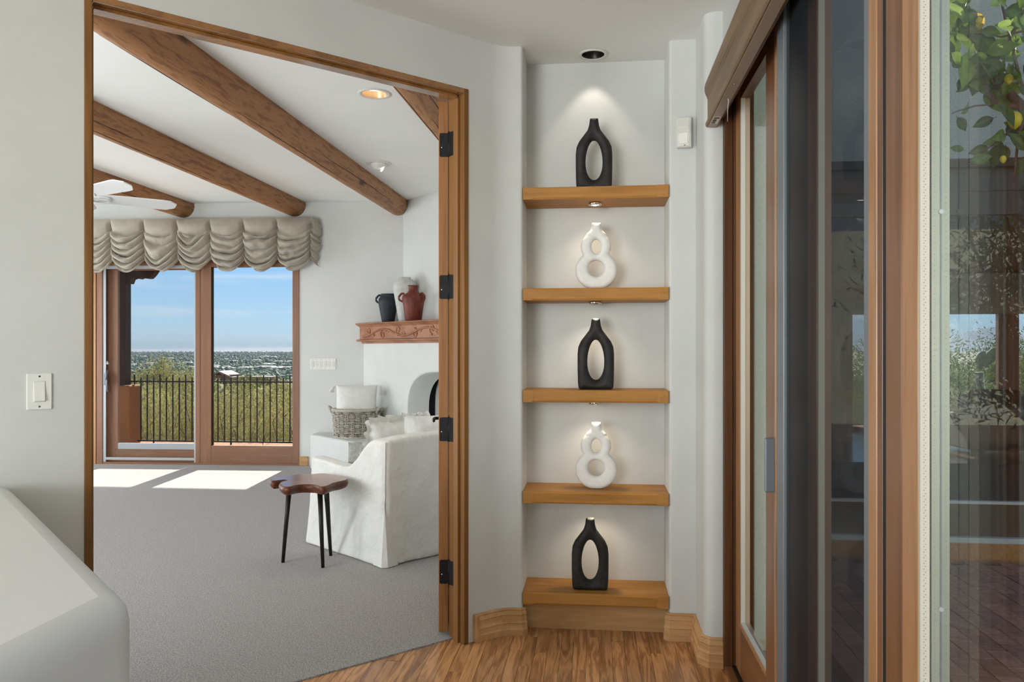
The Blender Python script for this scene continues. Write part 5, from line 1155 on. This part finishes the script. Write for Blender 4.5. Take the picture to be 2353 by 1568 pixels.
for pts, r0, r1 in (([(2360, 258), (2310, 200), (2270, 172), (2232, 152), (2187, 126)], .020, .010), ([(2358, 248), (2300, 240), (2268, 218), (2263, 185), (2272, 130)], .013, .008), ([(2356, 20), (2320, 90), (2290, 140), (2272, 166)], .007, .010),
                    ([(2188, 260), (2240, 243), (2300, 238)], .0025, .004), ([(2228, 372), (2270, 340), (2300, 322), (2345, 270)], .0025, .005), ([(2356, 262), (2338, 330), (2330, 420)], .008, .003), ([(2186, 10), (2200, 55), (2235, 95), (2275, 120), (2310, 100)], .003, .004), ([(2300, 0), (2315, 60), (2330, 130), (2350, 200)], .005, .007), ([(2186, 70), (2230, 75), (2300, 85), (2356, 70)], .003, .004), ([(2225, 0), (2210, 40), (2196, 80)], .003, .002)):
    tw_ += br(pts, r0, r1)
def leaf_mesh(mat, curl):
    m = MB(); N = 10
    def fn(a, b):
        t = b; w = .30 * math.sin(math.pi * min(1, t * 1.02) ** .85) ** .9 * (1 - .15 * t); x = (a - .5) * 2 * w
        return (x, t - .02, abs(x) * .35 - curl * t * t + .02 * math.sin(t * 14 + a * 3) * abs(x))
    m.grid(fn, 5, N); m.tube([(0, -.16, .02), (0, 0, 0)], [.012, .016], 5)
    return m.mesh('leaf', mat)
M['lemleaf'] = leafmat('lemon leaf', C(62, 84, 26), C(98, 118, 44), .4, .35, .4); M['lemleaf_y'] = leafmat('yellowed lemon leaf', C(160, 130, 52), C(190, 160, 70), .2, .35); M['lemleaf_l'] = leafmat('young lemon leaf', C(110, 134, 58), C(140, 158, 84), .2, .35)
LM = [leaf_mesh(M['lemleaf'], .12), leaf_mesh(M['lemleaf'], .3), leaf_mesh(M['lemleaf_l'], .15), leaf_mesh(M['lemleaf_y'], .2)]
random.seed(19)
def leaf(px, py, ln, ang, k, dy=0., tilt=.4):
    p = onY(px, py, LY + dy); o = mobj('leaf', LM[k], lt, p - Vector(lt.location), (math.pi / 2 + random.uniform(-tilt, tilt), ang, random.uniform(-tilt, tilt) * 1.4), (ln * 3.15 / FPX,) * 3); return o
leaf(2226, 120, 82, math.pi + .12, 2, -.05, .1); leaf(2246, 30, 48, math.pi - .1, 3, 0, .15); leaf(2205, 85, 70, 2.0, 0, .02, .3); leaf(2282, 272, 44, -1.9, 0, 0, .3); leaf(2214, 345, 30, -1.2, 0); leaf(2262, 215, 40, 2.6, 0, 0, .2); leaf(2300, 325, 38, -1.5, 2); leaf(2310, 335, 45, 3.2, 0); leaf(2300, 330, 60, 3.5, 0, .02); leaf(2228, 190, 34, -2.2, 0); leaf(2200, 205, 30, .4, 0)
for k in range(120):
    c = random.choice(tw_); q = Vector((CXP + FPX * (c.x * CA + c.y * SA) / (-c.x * SA + c.y * CA), CYP - FPX * (c.z - HC) / (-c.x * SA + c.y * CA), 0))
    if q.y > 230 and random.random() < .45: continue
    leaf(q.x + random.uniform(-16, 16), q.y + random.uniform(-16, 16), random.uniform(36, 66), random.uniform(0, 6.283), random.choice((0, 0, 0, 1, 1, 2)), random.uniform(-.12, .14), .7)
for k in range(60):
    leaf(random.uniform(2360, 2520), random.uniform(-80, 420), random.uniform(40, 66), random.uniform(0, 6.283), random.choice((0, 0, 1)), random.uniform(-.2, .2), .8)
M['lemon'] = noisy('lemon skin', C(176, 160, 40), C(206, 178, 52), nscale=4, rough=.4, bump=.3, bscale=120)
for px, py, r in ((2332, 276, .027), (2305, 366, .012), (2318, 182, .016), (2250, 48, .012)):
    p = onY(px, py, LY - .06); MB().lathe([(.001, -r * 1.35), (r * .25, -r * 1.22), (r * .7, -r * .8), (r, 0), (r * .8, r * .7), (r * .4, r * 1.1), (.001, r * 1.2)], p, 18, caps=False).build('lemon', M['lemon'], lt)
# a bushy citrus further along the courtyard, mirrored in the glass doors
ct = shrub(4.3, 3.2, .55, 1.15, 1.05, 2, 'bushy green courtyard tree mirrored in the opposite glass doors', 'courtyard_tree', None, SM2)
MB().tube([(0, 0, -.56), (0, 0, .5)], [.07, .05], 8).build('trunk', M['bark_l'], ct, local=True)

# ------------------------------------------------------------------ valley haze (a thin real volume)
hm_, ht, hp_, ho = newmat('valley haze'); ht.nodes.remove(hp_)
vs1 = ht.nodes.new('ShaderNodeVolumeScatter'); vs1.inputs['Color'].default_value = (.55, .76, 1, 1); vs1.inputs['Density'].default_value = 1.5e-5; vs1.inputs['Anisotropy'].default_value = .2
va1 = ht.nodes.new('ShaderNodeVolumeAbsorption'); va1.inputs['Color'].default_value = (.5, .5, .5, 1); va1.inputs['Density'].default_value = 6e-5
ad1 = ht.nodes.new('ShaderNodeAddShader'); ht.links.new(vs1.outputs[0], ad1.inputs[0]); ht.links.new(va1.outputs[0], ad1.inputs[1]); ht.links.new(ad1.outputs[0], ho.inputs['Volume'])
tag(MB().box(-30000, 20000, 180, 34000, -60, 260).build('valley_haze', hm_), 'pale blue haze lying over the distant valley', 'haze', None, 'stuff')
